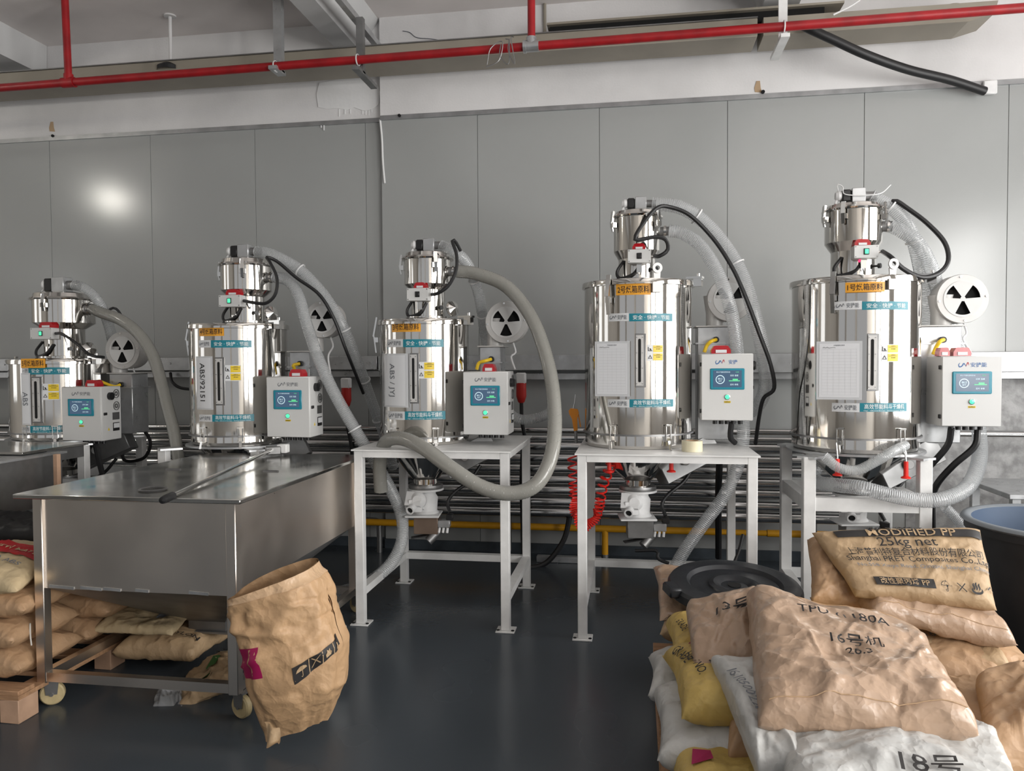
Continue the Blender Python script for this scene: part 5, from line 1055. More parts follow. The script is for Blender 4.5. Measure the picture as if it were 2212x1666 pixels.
# ================================================================== sacks
def C3(c): return Vector(c[1:]) if c[0] == 'w' else at(*c)
class Sack:
    def __init__(s, corners, T, m, name, label, seed=0, p=(7, 6), wr=0.010, fine=0.004, under=0.6, sag=0.0, group=None, ear=0.06, flip=False, cat='sack', parts=True, n=(56, 40), seam=None):
        s.c = [C3(c) for c in corners]; s.T, s.seed, s.p, s.wr, s.fine, s.under, s.sag, s.ear = T, seed, p, wr, fine, under, sag, ear
        rg = random.Random(seed * 13 + 5); s.cr = []
        for k in range(56):
            cu, cv = rg.uniform(-.95, .95), rg.uniform(-.95, .95); an = math.atan2(cv, cu) + rg.gauss(0, 0.6) if rg.random() < 0.6 else rg.uniform(0, pi)
            s.cr.append((cu, cv, math.cos(an), math.sin(an), rg.uniform(0.06, 0.24), rg.uniform(0.010, 0.022), rg.choice((-1, 1, 1)) * rg.uniform(0.25, 0.8), rg.choice((-1, 1))))
        TL, TR, BR, BL = s.c
        s.ex = ((TR + BR) - (TL + BL)).normalized(); ey = ((TL + TR) - (BL + BR)); s.n = s.ex.cross(ey).normalized()
        s.L = ((TR + BR) - (TL + BL)).length / 2; s.W = ((TL + TR) - (BL + BR)).length / 2
        top = MB().grid(lambda u, v: s.pos(u * 2 - 1, v * 2 - 1, 1), *n); bot = MB().grid(lambda u, v: s.pos(u * 2 - 1, v * 2 - 1, -1), n[0] // 2, n[1] // 2)
        cen = sum(s.c, Vector()) / 4; lo = min(v.z for v in top.v + bot.v)
        s.root = root(name, label, cat, (cen.x, cen.y, lo), group)
        # one closed skin
        nu, nv = n; mb = MB(); mb.add(top.v, top.f)
        b2 = MB().grid(lambda u, v: s.pos(u * 2 - 1, v * 2 - 1, -1), nu, nv)
        idx = lambda i, j: j * (nu + 1) + i; N = len(mb.v); mp = {}
        for j in range(nv + 1):
            for i in range(nu + 1):
                if i in (0, nu) or j in (0, nv): mp[idx(i, j)] = idx(i, j)
                else: mp[idx(i, j)] = len(mb.v); mb.v.append(b2.v[idx(i, j)])
        mb.f += [tuple(mp[k] for k in reversed(f)) for f in b2.f]
        s.skin = mb.build('sack_skin', MT[m], s.root, smooth=75)
        if seam:
            for e in seam: s.stitch(e)
    def pos(s, u, v, side, off=0.0):
        TL, TR, BR, BL = s.c
        uu = u * (1 - s.ear * (1 - v * v) * abs(u)); vv = v * (1 - s.ear * (1 - u * u) * abs(v))
        a, b = (uu + 1) / 2, (vv + 1) / 2
        q = (BL * (1 - a) + BR * a) * (1 - b) + (TL * (1 - a) + TR * a) * b
        e = max(0.0, (1 - abs(u) ** s.p[0])) ** 0.5 * max(0.0, (1 - abs(v) ** s.p[1])) ** 0.5
        X = Vector((u * s.L / 2 + s.seed * 3.7, v * s.W / 2 - s.seed * 1.9, side * 5.0 + s.seed))
        Xw = X + Vector((noise.noise(X * 6), noise.noise(X * 6 + Vector((9, 0, 0))), 0)) * 0.05
        k1 = 1.5 * (noise.voronoi(Xw * 4.5)[0][0] - 0.45) + 0.9 * (noise.voronoi(Xw * 10)[0][0] - 0.45)
        k2 = noise.noise(X * 2.2)
        k3 = noise.noise(X * 17) + 0.6 * noise.noise(X * 34)
        env = min(1.0, e * 1.6)
        ck = 0.0
        for cu, cv, ca, sa, ln, wd, am, sd in s.cr:
            if sd != side: continue
            dx, dy = (u - cu) * s.L / 2, (v - cv) * s.W / 2; al = dx * ca + dy * sa; ac = abs(-dx * sa + dy * ca + 0.6 * al * al)
            if ac < wd and abs(al) < ln: ck += am * (1 - ac / wd) * (1 - (al / ln) ** 2)
        h = s.T / 2 * e * (1.0 if side > 0 else s.under) * (1 + 0.22 * k2)
        h += env * (s.wr * (k1 * 1.5 + 0.8 * ck) + s.fine * k3)
        edge = 1 - env
        jit = s.n * (edge * 0.014 * noise.noise(X * 9 + Vector((0, 0, 5)))) + s.ex * (0.010 * edge * noise.noise(X * 7)) if True else Vector()
        if side < 0 and (abs(u) == 1 or abs(v) == 1): side_x = 1
        q = q + s.n * ((max(h, -0.01)) * side + off) + jit
        q.z -= s.sag * (u * u)
        return q
    def edgepos(s, u, v, off): return s.pos(u, v, 1, off)
    def patch(s, name, u0, u1, v0, v1, m, off=0.007, nu=40, nv=16):
        o = MB().grid(lambda a, b: s.pos(u0 + (u1 - u0) * a, v0 + (v1 - v0) * b, 1, off), nu, nv).build(name, MT[m], s.skin, smooth=75, fix=False); return o
    def poly(s, name, pts, m, off=0.0025):
        return MB().add([s.pos(u, v, 1, off) for u, v in pts], [tuple(range(len(pts)))]).build(name, MT[m], s.skin, smooth=0, fix=False)
    def text(s, t, uc, vc, size, m='ink', width=None, off=0.0035, rot=0.0, name='print_text'):
        vs, fs = text_geo(t, size); wv = max(x for x, y in vs) - min(x for x, y in vs); k = (width / wv) if width else 1.0
        yc = (max(y for x, y in vs) + min(y for x, y in vs)) / 2; xc = (max(x for x, y in vs) + min(x for x, y in vs)) / 2
        cr_, sr = math.cos(rot), math.sin(rot)
        def f(x, y):
            x = (x - xc) * k; y = y - yc; x, y = x * cr_ - y * sr, x * sr + y * cr_
            return s.pos(max(-.99, min(.99, uc + 2 * x / s.L)), max(-.99, min(.99, vc + 2 * y / s.W)), 1, off)
        return MB().add([f(x, y) for x, y in vs], fs).build(name, MT[m], s.skin, smooth=0, fix=False)
    def scrawl(s, strokes, uc, vc, h, m='grey_ink', name='handwriting', r=0.0016):
        mb = MB()
        for st in strokes:
            pts = [s.pos(uc + 2 * x * h / s.L, vc + 2 * y * h / s.W, 1, 0.003) for x, y in st]; mb.tube(pts, r, 4, 0.006)
        return mb.build(name, MT[m], s.skin)
    def stitch(s, e):
        pts = []
        for i in range(25):
            t = -0.9 + 1.8 * i / 24
            u, v = {'L': (-0.90, t), 'R': (0.90, t), 'T': (t, 0.88), 'B': (t, -0.88)}[e]; pts.append(s.pos(u, v, 1, 0.0015))
        MB().tube(pts, 0.0016, 4, 0.02, raw=True).build('stitching', MT['kraft_rim'], s.skin)

KB = 'kraft sacks on the left pallet'
def Wc(x0, x1, y0, y1, z, dz=0.0, rz=0.0):
    cx, cy = (x0 + x1) / 2, (y0 + y1) / 2; c, s_ = math.cos(rz), math.sin(rz); out = []
    for x, y, zz in ((x0, y1, z), (x1, y1, z + dz), (x1, y0, z + dz), (x0, y0, z)):
        out.append(('w', cx + (x - cx) * c - (y - cy) * s_, cy + (x - cx) * s_ + (y - cy) * c, zz))
    return out
def pallet(label, x0, x1, y0, y1, z0=0.0, base=True):
    r = root('wooden_pallet', label, 'pallet', ((x0 + x1) / 2, (y0 + y1) / 2, z0))
    n = 7
    for i in range(n):
        y = y0 + (y1 - y0 - 0.09) * i / (n - 1); MB().box(x0, x1, y, y + 0.09, z0 + 0.118, z0 + 0.138, 0.002).build('deck_board', MT['wood'], r)
    for i in range(3):
        x = x0 + (x1 - x0 - 0.09) * i / 2; MB().box(x, x + 0.09, y0, y1, z0 + 0.10, z0 + 0.118).build('stringer_board', MT['wood'], r)
        for j in range(3):
            y = y0 + (y1 - y0 - 0.11) * j / 2; MB().box(x, x + 0.09, y, y + 0.11, z0 + (0.018 if base else 0.0), z0 + 0.10, 0.003).build('block', MT['wood_pale'], r)
        if base: MB().box(x, x + 0.09, y0, y1, z0, z0 + 0.018).build('base_board', MT['wood'], r)
    return r
pallet('wooden pallet under the sack stack at the left edge', -3.62, -2.53, 2.80, 4.05, base=False)
rows = ['front', 'middle', 'rear']; lay = ['bottom', 'second', 'third']
for k in range(3):
    for j in range(3):
        x0 = -3.35 + random.uniform(-.03, .03); x1 = -2.545 + random.uniform(-.03, .03) + (0.10 if j > 0 and k > 0 else 0); y0 = 2.84 + j * 0.41; y1 = y0 + 0.40
        sk = Sack(Wc(x0, x1, y0, y1, 0.205 + 0.127 * k, 0.0, random.uniform(-.04, .04)), 0.15, 'kraft', 'paper_sack', 'brown kraft sack in the left pallet stack, %s layer, %s row' % (lay[k], rows[j]), seed=11 + k * 3 + j, p=(6, 5), wr=0.008, under=0.8, group=KB, n=(44, 32))
        if j == 0 and k > 0: # the sewn end and its loose thread
            e = sk.pos(0.97, -0.35, 1, 0.004); MB().tube([e, e + Vector((0.008, -0.01, -0.01)), e + Vector((0.012, -0.014, -0.05)), e + Vector((0.018, -0.016, -0.09))], 0.003, 5, 0.01).build('loose_thread', MT['thread'], sk.skin)
tb = Sack([('w', -3.42, 3.26, 0.62), ('w', -2.62, 3.24, 0.615), ('w', -2.56, 2.84, 0.545), ('w', -3.36, 2.84, 0.545)], 0.15, 'cream_sack', 'paper_sack', 'cream and red printed sack on top of the left pallet stack', seed=31, p=(5, 4), wr=0.010, under=0.75)
tb.patch('red_band', -0.95, 0.93, -0.02, 0.55, 'red_print'); tb.text('GUANGDONG NEW MATERIALS CO', 0.42, 0.26, 0.045, 'cream_sack', off=0.0105)
tb.text('MODIFIED ABS', 0.45, -0.33, 0.05, 'grey_ink', off=0.0105)
dk = Sack(Wc(-3.6, -2.75, 3.32, 3.75, 0.62, 0.0, 0.1), 0.16, 'rubber', 'black_sack', 'crumpled black plastic sack behind the cream and red sack', seed=33, wr=0.02)
y2 = Sack([('w', -3.25, 4.05, 0.70), ('w', -2.62, 4.0, 0.66), ('w', -2.58, 3.72, 0.62), ('w', -3.2, 3.76, 0.66)], 0.14, 'cream_sack', 'paper_sack', 'pale sack with black lettering behind the cart leg', seed=35, wr=0.012)
y2.text('ABS', 0.5, 0.0, 0.09, 'ink', off=0.0105)
s1_ = Sack([('w', -2.60, 3.66, 0.255), ('w', -2.22, 3.66, 0.235), ('w', -2.17, 3.33, 0.205), ('w', -2.585, 3.30, 0.215)], 0.06, 'cream_sack', 'paper_sack', 'pale yellow printed sack lying under the cart', seed=36, wr=0.008)
s1_.text('PC / ABS', 0.3, 0.2, 0.05, 'grey_ink', off=0.0105); s1_.patch('print_block', 0.30, 0.6, -0.35, 0.0, 'grey_ink')
s2_ = Sack([('w', -2.50, 3.78, 0.10), ('w', -2.08, 3.74, 0.09), ('w', -2.10, 3.38, 0.085), ('w', -2.50, 3.34, 0.09)], 0.14, 'kraft_pale', 'paper_sack', 'tan sack on the floor under the pale yellow one', seed=37, wr=0.008)
s2_.text('NYLON', 0.5, -0.5, 0.05, 'ink', off=0.0105)

# empty sack and film under the cart
u1 = Sack([(412, 1470, 3.5), (520, 1400, 3.45), (525, 1470, 3.1), (385, 1535, 3.06)], 0.10, 'kraft_pale', 'paper_sack', 'crumpled empty kraft sack with green leaf print under the cart', seed=41, wr=0.016, fine=0.006)
for (a, b) in ((0.25, 0.2), (-0.05, -0.55)):
    u1.poly('leaf_print', [(a + 0.28 * math.cos(t) , b + 0.16 * math.sin(t) + 0.1 * math.cos(t)) for t in [2 * pi * i / 14 for i in range(14)]], 'green_print', off=0.0105)
u1.text('ABS', 0.6, 0.62, 0.06, 'ink', off=0.0105)
fm_ = Sack([(340, 1515, 3.2), (400, 1500, 3.2), (395, 1530, 3.05), (330, 1535, 3.03)], 0.06, 'film', 'plastic_film', 'crumpled clear plastic film on the floor under the cart', seed=42, wr=0.02, fine=0.008, cat='film')
wb = Sack([(700, 1345, 3.45), (748, 1352, 3.42), (752, 1430, 3.36), (715, 1488, 3.24)], 0.12, 'white_sack', 'white_bag', 'crumpled white plastic bag behind the open brown sack', seed=43, wr=0.02, fine=0.007, cat='bag')
kb = Sack([(690, 1330, 3.32), (733, 1322, 3.32), (738, 1372, 3.25), (715, 1440, 3.2)], 0.08, 'kraft', 'paper_sack', 'small crumpled kraft sack tucked behind the open brown sack', seed=44, wr=0.015)
kb.patch('paper_tag', -0.2, 0.45, 0.0, 0.45, 'sleeve', off=0.0105)

# ------------------------------------------------------------------ open brown sack standing in front of the cart
def open_sack():
    rg = random.Random(5)
    OC = [(rg.uniform(0, 2 * pi), rg.uniform(0.05, 0.9), rg.uniform(0, pi), rg.uniform(0.06, 0.2), rg.uniform(0.015, 0.035), rg.choice((-1, 1)) * rg.uniform(0.3, 0.9)) for _ in range(46)]
    OC += [(pi * 1.28, 0.55, 1.45, 0.28, 0.03, -1.0), (pi * 1.55, 0.72, 1.2, 0.2, 0.04, 1.0), (pi * 1.45, 0.5, 0.2, 0.2, 0.02, 0.8)]
    B0, B1 = at(578, 1605, 2.72), at(690, 1560, 2.72)        # folded foot on the floor
    rows_ = [(0.0, (572, 1608), (700, 1562), 0.012), (0.07, (567, 1575), (716, 1528), 0.05), (0.2, (553, 1510), (733, 1480), 0.10), (0.42, (532, 1438), (733, 1390), 0.125), (0.65, (512, 1365), (718, 1325), 0.12), (0.85, (503, 1318), (700, 1275), 0.115), (1.0, (499, 1290), (672, 1226), 0.12)]
    def row(v):
        for a, b in zip(rows_[:-1], rows_[1:]):
            if v <= b[0] + 1e-9:
                t = (v - a[0]) / (b[0] - a[0]); t = t * t * (3 - 2 * t) * 0.4 + t * 0.6
                L_ = at(*a[1], 2.74).lerp(at(*b[1], 2.74), t); R_ = at(*a[2], 2.80).lerp(at(*b[2], 2.80), t); return L_, R_, a[3] + (b[3] - a[3]) * t
    def fn(th, v, sc=1.0):
        L_, R_, dp = row(v); c = (L_ + R_) / 2; hx = (R_ - L_) / 2
        cs, sn = math.cos(th), math.sin(th)
        cs = math.copysign(abs(cs) ** 0.8, cs); sn = math.copysign(abs(sn) ** 0.65, sn)
        X = Vector((math.cos(th) * 0.25, math.sin(th) * 0.25, v * 0.55)); Xw = X + Vector((noise.noise(X * 6), noise.noise(X * 6 + Vector((9, 0, 0))), noise.noise(X * 6 + Vector((0, 9, 0))))) * 0.05; k = 1.7 * (noise.voronoi(Xw * 5.5)[0][0] - 0.45) + 0.9 * (noise.voronoi(Xw * 12)[0][0] - 0.45); k2 = noise.noise(X * 20)
        amp = 0.016 if v < 0.94 else 0.006
        ck = 0.0
        for (tc_, vc_, an_, ln_, wd_, am_) in OC:
            dx_, dy_ = (th - tc_) * 0.13, (v - vc_) * 0.55; al_ = dx_ * math.cos(an_) + dy_ * math.sin(an_); ac_ = abs(-dx_ * math.sin(an_) + dy_ * math.cos(an_))
            if ac_ < wd_ and abs(al_) < ln_: ck += am_ * (1 - ac_ / wd_) * (1 - (al_ / ln_) ** 2)
        k += ck
        return c + hx * cs * sc + Vector((0, 1, 0)) * (dp * sn * sc + 0.02) + Vector((hx.x * cs, dp * sn, 0)).normalized() * (amp * k + 0.003 * k2) + Vector((0, 0, 0.028 * max(0, math.sin(th)) * (v > 0.8) * (v - 0.8) * 5))
    r = root('open_paper_sack', 'open empty brown kraft sack standing in front of the steel cart', 'sack', tuple((B0 + B1) / 2 * 1.0))
    r.location.z = 0.0; ORG[r.name] = Vector(r.location)
    nu, nv = 72, 60
    out = MB().grid(lambda a, b: fn(a * 2 * pi, b), nu, nv)
    zmin = min(v.z for v in out.v)
    dz = Vector((0, 0, 0.003 - zmin)) if zmin < 0.003 else Vector()
    fl = lambda q: Vector((q.x, q.y, max(q.z, 0.002)))
    body = MB().grid(lambda a, b: fl(fn(a * 2 * pi, b)), nu, nv).build('sack_wall', MT['kraft_sack'], r, smooth=75)
    MB().grid(lambda a, b: fl(fn(a * 2 * pi, 0.1 + 0.9 * b, 0.965)), nu, nv // 2).build('inner_wall', MT['kraft_sack'], r, smooth=75)
    MB().grid(lambda a, b: fn(a * 2 * pi, 0.935 + 0.065 * b, 1.015), nu, 4).build('folded_rim', MT['kraft_rim'], r, smooth=75)
    # magenta corner print and the black strip of handling marks
    F = lambda th, v, s_=1.012: fn(th, v, s_)
    MB().grid(lambda a, b: F(pi * (1.03 + 0.38 * a), 0.36 + 0.20 * b), 8, 8).build('magenta_print', MT['magenta'], body, smooth=75, fix=False)
    # strip runs over the lower front right
    def strip(a, b, sc=1.022): th = pi * (1.55 + 0.42 * a); return fn(th, 0.30 + 0.085 * b + 0.12 * a, sc)
    MB().grid(strip, 24, 3).build('handling_strip', MT['ink'], body, smooth=75, fix=False)
    for k in range(4):
        def g(x, y, k=k): return strip(0.125 + 0.25 * k + x * 0.11, 0.5 + y * 0.42, 1.036)
        if k == 0: P_ = [(-.8, .1), (-.6, .5), (-.2, .8), (.2, .8), (.6, .5), (.8, .1), (.1, .1), (.1, -.7), (-.05, -.85), (-.2, -.7), (-.1, -.65), (0, -.7), (0, .1)]
        elif k == 1: P_ = [(-.8, -.8), (-.6, -.8), (0, -.1), (.6, -.8), (.8, -.8), (.12, 0), (.8, .8), (.6, .8), (0, .12), (-.6, .8), (-.8, .8), (-.12, 0)]
        elif k == 2: P_ = [(-.5, -.8), (.5, -.8), (.6, -.2), (.35, .2), (.3, .8), (.05, .3), (-.2, .7), (-.3, .1), (-.6, -.2)]
        else: P_ = [(-.6, -.8), (-.2, -.8), (0, -.2), (.3, -.8), (.6, -.7), (.3, .2), (.5, .8), (0, .4), (-.4, .8), (-.3, 0)]
        MB().add([g(x, y) for x, y in P_], [tuple(range(len(P_)))]).build('handling_mark', MT['kraft_pale'], body, smooth=0, fix=False)
        if k < 3: MB().grid(lambda a, b, k=k: strip(0.25 * (k + 1) - 0.008 + 0.016 * a, b, 1.032), 2, 2).build('mark_divider', MT['kraft_pale'], body, smooth=0, fix=False)
    # torn folded foot
    q = at(582, 1600, 2.66)
    MB().grid(lambda a, b: fl(at(570, 1560, 2.68).lerp(at(602, 1572, 2.66), a).lerp(at(578, 1618, 2.60).lerp(at(604, 1610, 2.60), a), b) + Vector((0, 0.012 * math.sin(a * 6 + b * 4), 0.01 * math.sin(b * 7)))), 8, 8).build('torn_flap', MT['kraft_pale'], r, smooth=75)
open_sack()

# ================================================================== sacks on the right
pallet('wooden pallet under the sack heap at right', 0.09, 1.25, 2.45, 3.74)
KR = 'sacks heaped on the right pallet'
# lower layers along the left edge of the pallet
Sack([('w', 0.16, 3.78, 0.20), ('w', 1.0, 3.78, 0.20), ('w', 1.0, 3.40, 0.20), ('w', 0.16, 3.40, 0.20)], 0.15, 'kraft', 'paper_sack', 'brown kraft sack at the back of the right pallet, bottom layer', seed=51, group=KR, under=0.8)
k1 = Sack([('w', 0.13, 3.86, 0.305), ('w', 0.75, 3.80, 0.30), ('w', 0.75, 3.36, 0.29), ('w', 0.11, 3.42, 0.29)], 0.13, 'kraft_pale', 'paper_sack', 'brown kraft sack with black print under the bin lid', seed=52, group=KR, under=0.8)
k1.text('PA66 NATURAL', -0.55, -0.6, 0.04, 'ink', off=0.0105)
k2 = Sack([(1410, 1226, 3.98), (1620, 1236, 3.95), (1600, 1335, 3.52), (1425, 1340, 3.5)], 0.09, 'kraft_film', 'paper_sack', 'kraft sack in clear film directly under the black bin lid', seed=53, wr=0.014, fine=0.005, group=KR)
w1 = Sack([('w', 0.06, 3.30, 0.235), ('w', 0.62, 3.32, 0.25), ('w', 0.60, 2.92, 0.26), ('w', 0.05, 2.90, 0.235)], 0.15, 'white_sack', 'woven_sack', 'white woven sack at the left pallet edge, rear one', seed=54, group=KR, under=0.8)
w2 = Sack([('w', 0.065, 2.93, 0.24), ('w', 0.7, 2.93, 0.24), ('w', 0.7, 2.45, 0.22), ('w', 0.075, 2.45, 0.22)], 0.16, 'white_sack', 'woven_sack', 'long white woven sack at the left pallet edge, front one', seed=55, wr=0.012, group=KR, under=0.8)
y1_ = Sack([('w', 0.13, 3.40, 0.345), ('w', 0.80, 3.40, 0.37), ('w', 0.78, 2.98, 0.37), ('w', 0.14, 2.96, 0.345)], 0.17, 'yellow_sack', 'paper_sack', 'yellow printed sack with red marks below the bin lid', seed=56, wr=0.010, group=KR)
y1_.poly('red_mark', [(-0.72, 0.05), (-0.40, 0.12), (-0.36, 0.45), (-0.60, 0.42)], 'magenta', off=0.0105); y1_.text('GRADE', -0.86, -0.1, 0.045, 'ink', off=0.0105, rot=-1.4)
y2_ = Sack([('w', 0.11, 3.03, 0.35), ('w', 0.85, 3.03, 0.38), ('w', 0.84, 2.52, 0.37), ('w', 0.15, 2.50, 0.345)], 0.18, 'yellow_sack', 'paper_sack', 'yellow printed sack with red marks at the pallet front', seed=57, wr=0.010, group=KR)
y2_.poly('red_mark', [(-0.80, 0.55), (-0.55, 0.60), (-0.52, 0.86), (-0.70, 0.84)], 'magenta', off=0.0105)
y2_.text('GRADE', -0.90, 0.3, 0.05, 'ink', off=0.0105, rot=-1.4); y2_.text('LOT NO.', -0.80, -0.15, 0.05, 'ink', off=0.0105, rot=-1.4); y2_.text('NET 25KG', -0.6, -0.4, 0.04, 'ink', off=0.0105, rot=-1.4)
y3_ = Sack([('w', 0.10, 2.60, 0.20), ('w', 0.7, 2.60, 0.20), ('w', 0.7, 2.12, 0.19), ('w', 0.13, 2.12, 0.19)], 0.16, 'yellow_sack', 'paper_sack', 'yellow sack lying lowest at the front pallet corner', seed=58, group=KR, under=0.8)
y3_.poly('red_mark', [(-0.85, 0.0), (-0.6, 0.05), (-0.6, 0.3), (-0.8, 0.3)], 'magenta', off=0.0105)
k3 = Sack([(1560, 1530, 2.72), (1720, 1560, 2.68), (1745, 1640, 2.42), (1575, 1640, 2.42)], 0.15, 'kraft', 'paper_sack', 'brown sack end with black triangle print below the white sack', seed=59, wr=0.016, group=KR)
k3.poly('black_print', [(-0.5, -0.4), (-0.15, -0.2), (-0.2, 0.5), (-0.45, 0.3)], 'ink', off=0.0105)
# film-wrapped sack with 13
n13 = Sack([(1480, 1322, 3.16), (1680, 1288, 3.12), (1668, 1470, 2.72), (1500, 1500, 2.70)], 0.22, 'kraft_film', 'paper_sack', 'film wrapped kraft sack marked 13 left of the big front sack', seed=61, wr=0.016, fine=0.005, p=(6, 5), group=KR, n=(80, 60))
n13.text('13号', 0.2, 0.15, 0.075, 'ink', off=0.014, name='handwriting')
w3 = Sack([(1532, 1428, 2.70), (1700, 1440, 2.66), (1740, 1680, 2.15), (1640, 1690, 2.15)], 0.13, 'white_sack', 'woven_sack', 'white woven sack squeezed under the big front sack', seed=62, wr=0.012, group=KR)
w3.text('1610500227', -0.42, 0.05, 0.045, 'grey_ink', off=0.0105, rot=-1.35)
w4 = Sack([('w', 0.42, 2.42, 0.40), ('w', 1.06, 2.42, 0.40), ('w', 0.98, 1.98, 0.36), ('w', 0.36, 1.98, 0.36)], 0.19, 'white_sack', 'woven_sack', 'white woven sack in the front foreground under the big kraft sack', seed=63, wr=0.016, fine=0.005, group=KR, p=(5, 5))
w4.text('18号', 0.2, -0.55, 0.09, 'ink', off=0.0105, name='handwriting')
Sack([('w', 0.35, 2.7, 0.25), ('w', 1.1, 2.7, 0.25), ('w', 1.1, 2.1, 0.22), ('w', 0.35, 2.1, 0.22)], 0.20, 'kraft', 'paper_sack', 'brown sack low in the heap below the foreground white sack', seed=64, group=KR, under=0.8)
big = Sack([(1612, 1288, 2.92), (1985, 1385, 2.80), (2120, 1590, 2.22), (1636, 1570, 2.24)], 0.20, 'kraft_film', 'paper_sack', 'big film wrapped kraft sack marked 16 on top in the right foreground', seed=65, wr=0.015, fine=0.004, p=(8, 6), group=KR, ear=0.02, n=(110, 80), seam=('T', 'B'))
big.text('TPU (1180A', 0.0, 0.36, 0.055, 'ink', off=0.014, name='handwriting'); big.text('16号机', 0.06, -0.08, 0.055, 'ink', off=0.014, name='handwriting'); big.text('26.3', 0.05, -0.26, 0.045, 'ink', off=0.014, name='handwriting')
# stack at the right rear
ra = Sack([(1750, 1290, 3.62), (2120, 1330, 3.58), (2190, 1500, 3.05), (1790, 1500, 3.10)], 0.16, 'kraft', 'paper_sack', 'brown kraft sack low in the right rear stack', seed=71, group=KR, under=0.9)
rb_ = Sack([(1780, 1300, 3.60), (2120, 1320, 3.58), (2190, 1455, 3.12), (1960, 1480, 3.14)], 0.13, 'kraft_pale', 'paper_sack', 'brown sack with pencilled code and taped edge in the right stack', seed=72, group=KR, wr=0.010)
rb_.text('1600 / 28', 0.15, -0.30, 0.05, 'grey_ink', off=0.0105, name='handwriting')
rc_ = Sack([(1770, 1240, 3.66), (2100, 1265, 3.64), (2200, 1395, 3.16), (1885, 1330, 3.20)], 0.14, 'kraft_film', 'paper_sack', 'film wrapped kraft sack under the lettered PP sack', seed=73, group=KR, wr=0.016, seam=('B',))
rd = Sack([(1745, 1165, 3.62), (1880, 1150, 3.66), (1900, 1330, 3.36), (1752, 1300, 3.30)], 0.12, 'kraft', 'paper_sack', 'brown kraft sack folded at the left of the lettered PP sack', seed=74, group=KR, wr=0.014)
pp = Sack([(1752, 1152, 3.52), (2116, 1144, 3.50), (2154, 1320, 3.24), (1848, 1290, 3.26)], 0.10, 'kraft_pale', 'paper_sack', 'brown kraft sack lettered 25kg net on top of the right stack', seed=75, wr=0.006, fine=0.0015, p=(8, 7), group=KR, ear=0.02, n=(100, 72))
pp.patch('black_band', -0.80, 0.97, 0.60, 0.84, 'ink', nu=30); pp.text('MODIFIED PP', 0.12, 0.72, 0.055, 'kraft_pale', off=0.0105)
pp.text('改性塑料', -0.05, 0.92, 0.05, 'ink', off=0.0105)
pp.text('25kg net', 0.02, 0.40, 0.062, 'ink', off=0.0105)
pp.text('上海普利特复合材料股份有限公司', 0.06, 0.15, 0.042, 'ink', width=0.52, off=0.0105)
pp.text('Shanghai PRET Composites Co.,Ltd.', 0.08, -0.07, 0.036, 'ink', width=0.56, off=0.0105)
pp.text('No.558 Xinye Road, Qingpu, Shanghai China', 0.10, -0.26, 0.024, 'grey_ink', width=0.52, off=0.0105)
pp.patch('black_strip', -0.66, 0.16, -0.80, -0.58, 'ink'); pp.text('改性聚丙烯 PP', -0.25, -0.69, 0.032, 'kraft_pale', off=0.0105)
pp.text('☂ ✕ ♨ ↑', 0.6, -0.72, 0.045, 'ink', off=0.0105, name='handling_marks')
rr_ = Sack([(2105, 1500, 2.75), (2330, 1440, 2.9), (2360, 1640, 2.3), (2130, 1700, 2.25)], 0.22, 'kraft', 'paper_sack', 'plain brown kraft sack cut by the right frame edge', seed=81, wr=0.016, group=KR)
Sack([('w', 1.0, 2.95, 0.30), ('w', 1.65, 2.95, 0.30), ('w', 1.55, 2.3, 0.25), ('w', 0.95, 2.3, 0.25)], 0.24, 'kraft', 'paper_sack', 'brown sack beneath the plain sack at the right edge', seed=82, group=KR, under=0.8)
Sack([('w', 0.75, 3.75, 0.27), ('w', 1.6, 3.75, 0.27), ('w', 1.6, 3.2, 0.25), ('w', 0.75, 3.2, 0.25)], 0.18, 'kraft', 'paper_sack', 'brown sack at the bottom of the right rear stack', seed=83, group=KR, under=0.8)

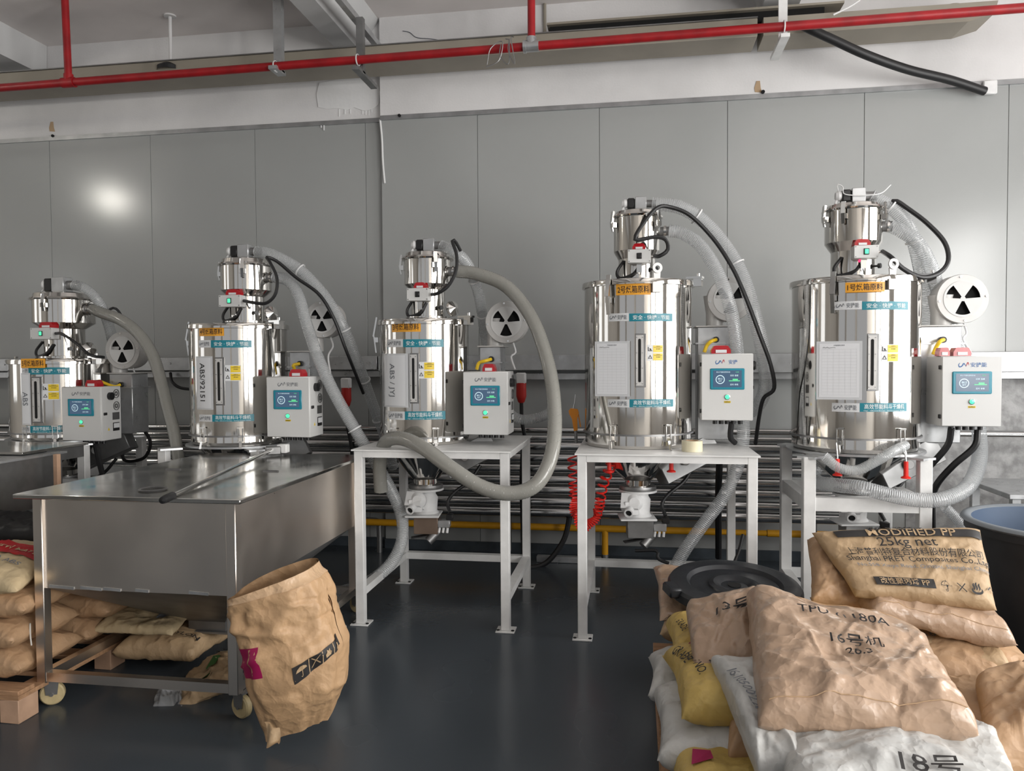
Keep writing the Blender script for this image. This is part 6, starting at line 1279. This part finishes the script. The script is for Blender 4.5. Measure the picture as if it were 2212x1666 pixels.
# black bin lid lying on the sacks
lc_ = Vector((0.455, 3.62, 0.478)); up_ = Vector((0.03, -0.10, 1)).normalized()
bl_ = root('bin_lid', 'round black plastic bin lid lying on the sacks', 'bin lid', tuple(lc_))
MB().revolve([(0, -0.012), (0.06, -0.014), (0.075, -0.002), (0.095, 0.002), (0.115, -0.006), (0.118, -0.014), (0.20, -0.012), (0.215, 0.004), (0.262, 0.008), (0.29, 0.002), (0.300, -0.012), (0.303, -0.045), (0.295, -0.05), (0.28, -0.03), (0, -0.03)], lc_, up_, 64).build('lid_disc', MT['lid_black'], bl_, smooth=30)
MB().revolve([(0.0, 0.0), (0.03, 0.0), (0.03, -0.006)], lc_ + up_ * -0.009, up_, 20).build('centre_boss', MT['dark'], bl_, smooth=30)
MB().obox(lc_ + Vector((-0.285, -0.11, -0.012)), (0.06, 0.10, 0.045), (0.1, 0.05, 0.35), 0.008).build('lid_handle', MT['lid_black'], bl_)

# black bin at the right edge
bc_ = Vector((2.06, 4.02, 0))
bn = root('waste_bin', 'large black round plastic bin with blue inside at the right edge', 'bin', tuple(bc_))
MB().revolve([(0, 0.004), (0.34, 0.004), (0.36, 0.02), (0.425, 0.60), (0.425, 0.66), (0.445, 0.665), (0.445, 0.70)], bc_, seg=64).build('bin_wall', MT['bin_out'], bn, smooth=30)
MB().revolve([(0.415, 0.70), (0.45, 0.70), (0.462, 0.71), (0.455, 0.722), (0.43, 0.726), (0.413, 0.715), (0.415, 0.70)], bc_, seg=64).build('bin_rim', MT['bin_rim'], bn, smooth=60)
MB().revolve([(0.413, 0.715), (0.40, 0.60), (0.34, 0.03), (0, 0.03)], bc_, seg=64).build('bin_inside', MT['bin_in'], bn, smooth=40)
for a0 in (-0.55, -0.2):
    MB().revolve([(0.428, 0.50), (0.45, 0.51), (0.45, 0.64), (0.432, 0.65)], bc_, seg=6, a0=a0, a1=a0 + 0.25).build('bin_grip', MT['bin_out'], bn, smooth=0)
MB().revolve([(0.426, 0.40), (0.430, 0.47)], bc_, seg=12, a0=-0.75, a1=0.0).build('dirt_smear', MT['kraft'], bn)
tb_ = root('work_table', 'steel table corner behind the black bin at the right edge', 'table', (3.0, 5.0, 0))
p = at(2172, 1065, 4.9)
MB().box(p.x, 3.6, 4.85, 5.5, p.z - 0.03, p.z, 0.003).build('table_top', MT['galv'], tb_)
for x in (p.x + 0.03, 3.5): 
    for y in (4.88, 5.42): MB().box(x, x + 0.045, y, y + 0.045, 0, p.z - 0.03).build('leg', MT['galv'], tb_)
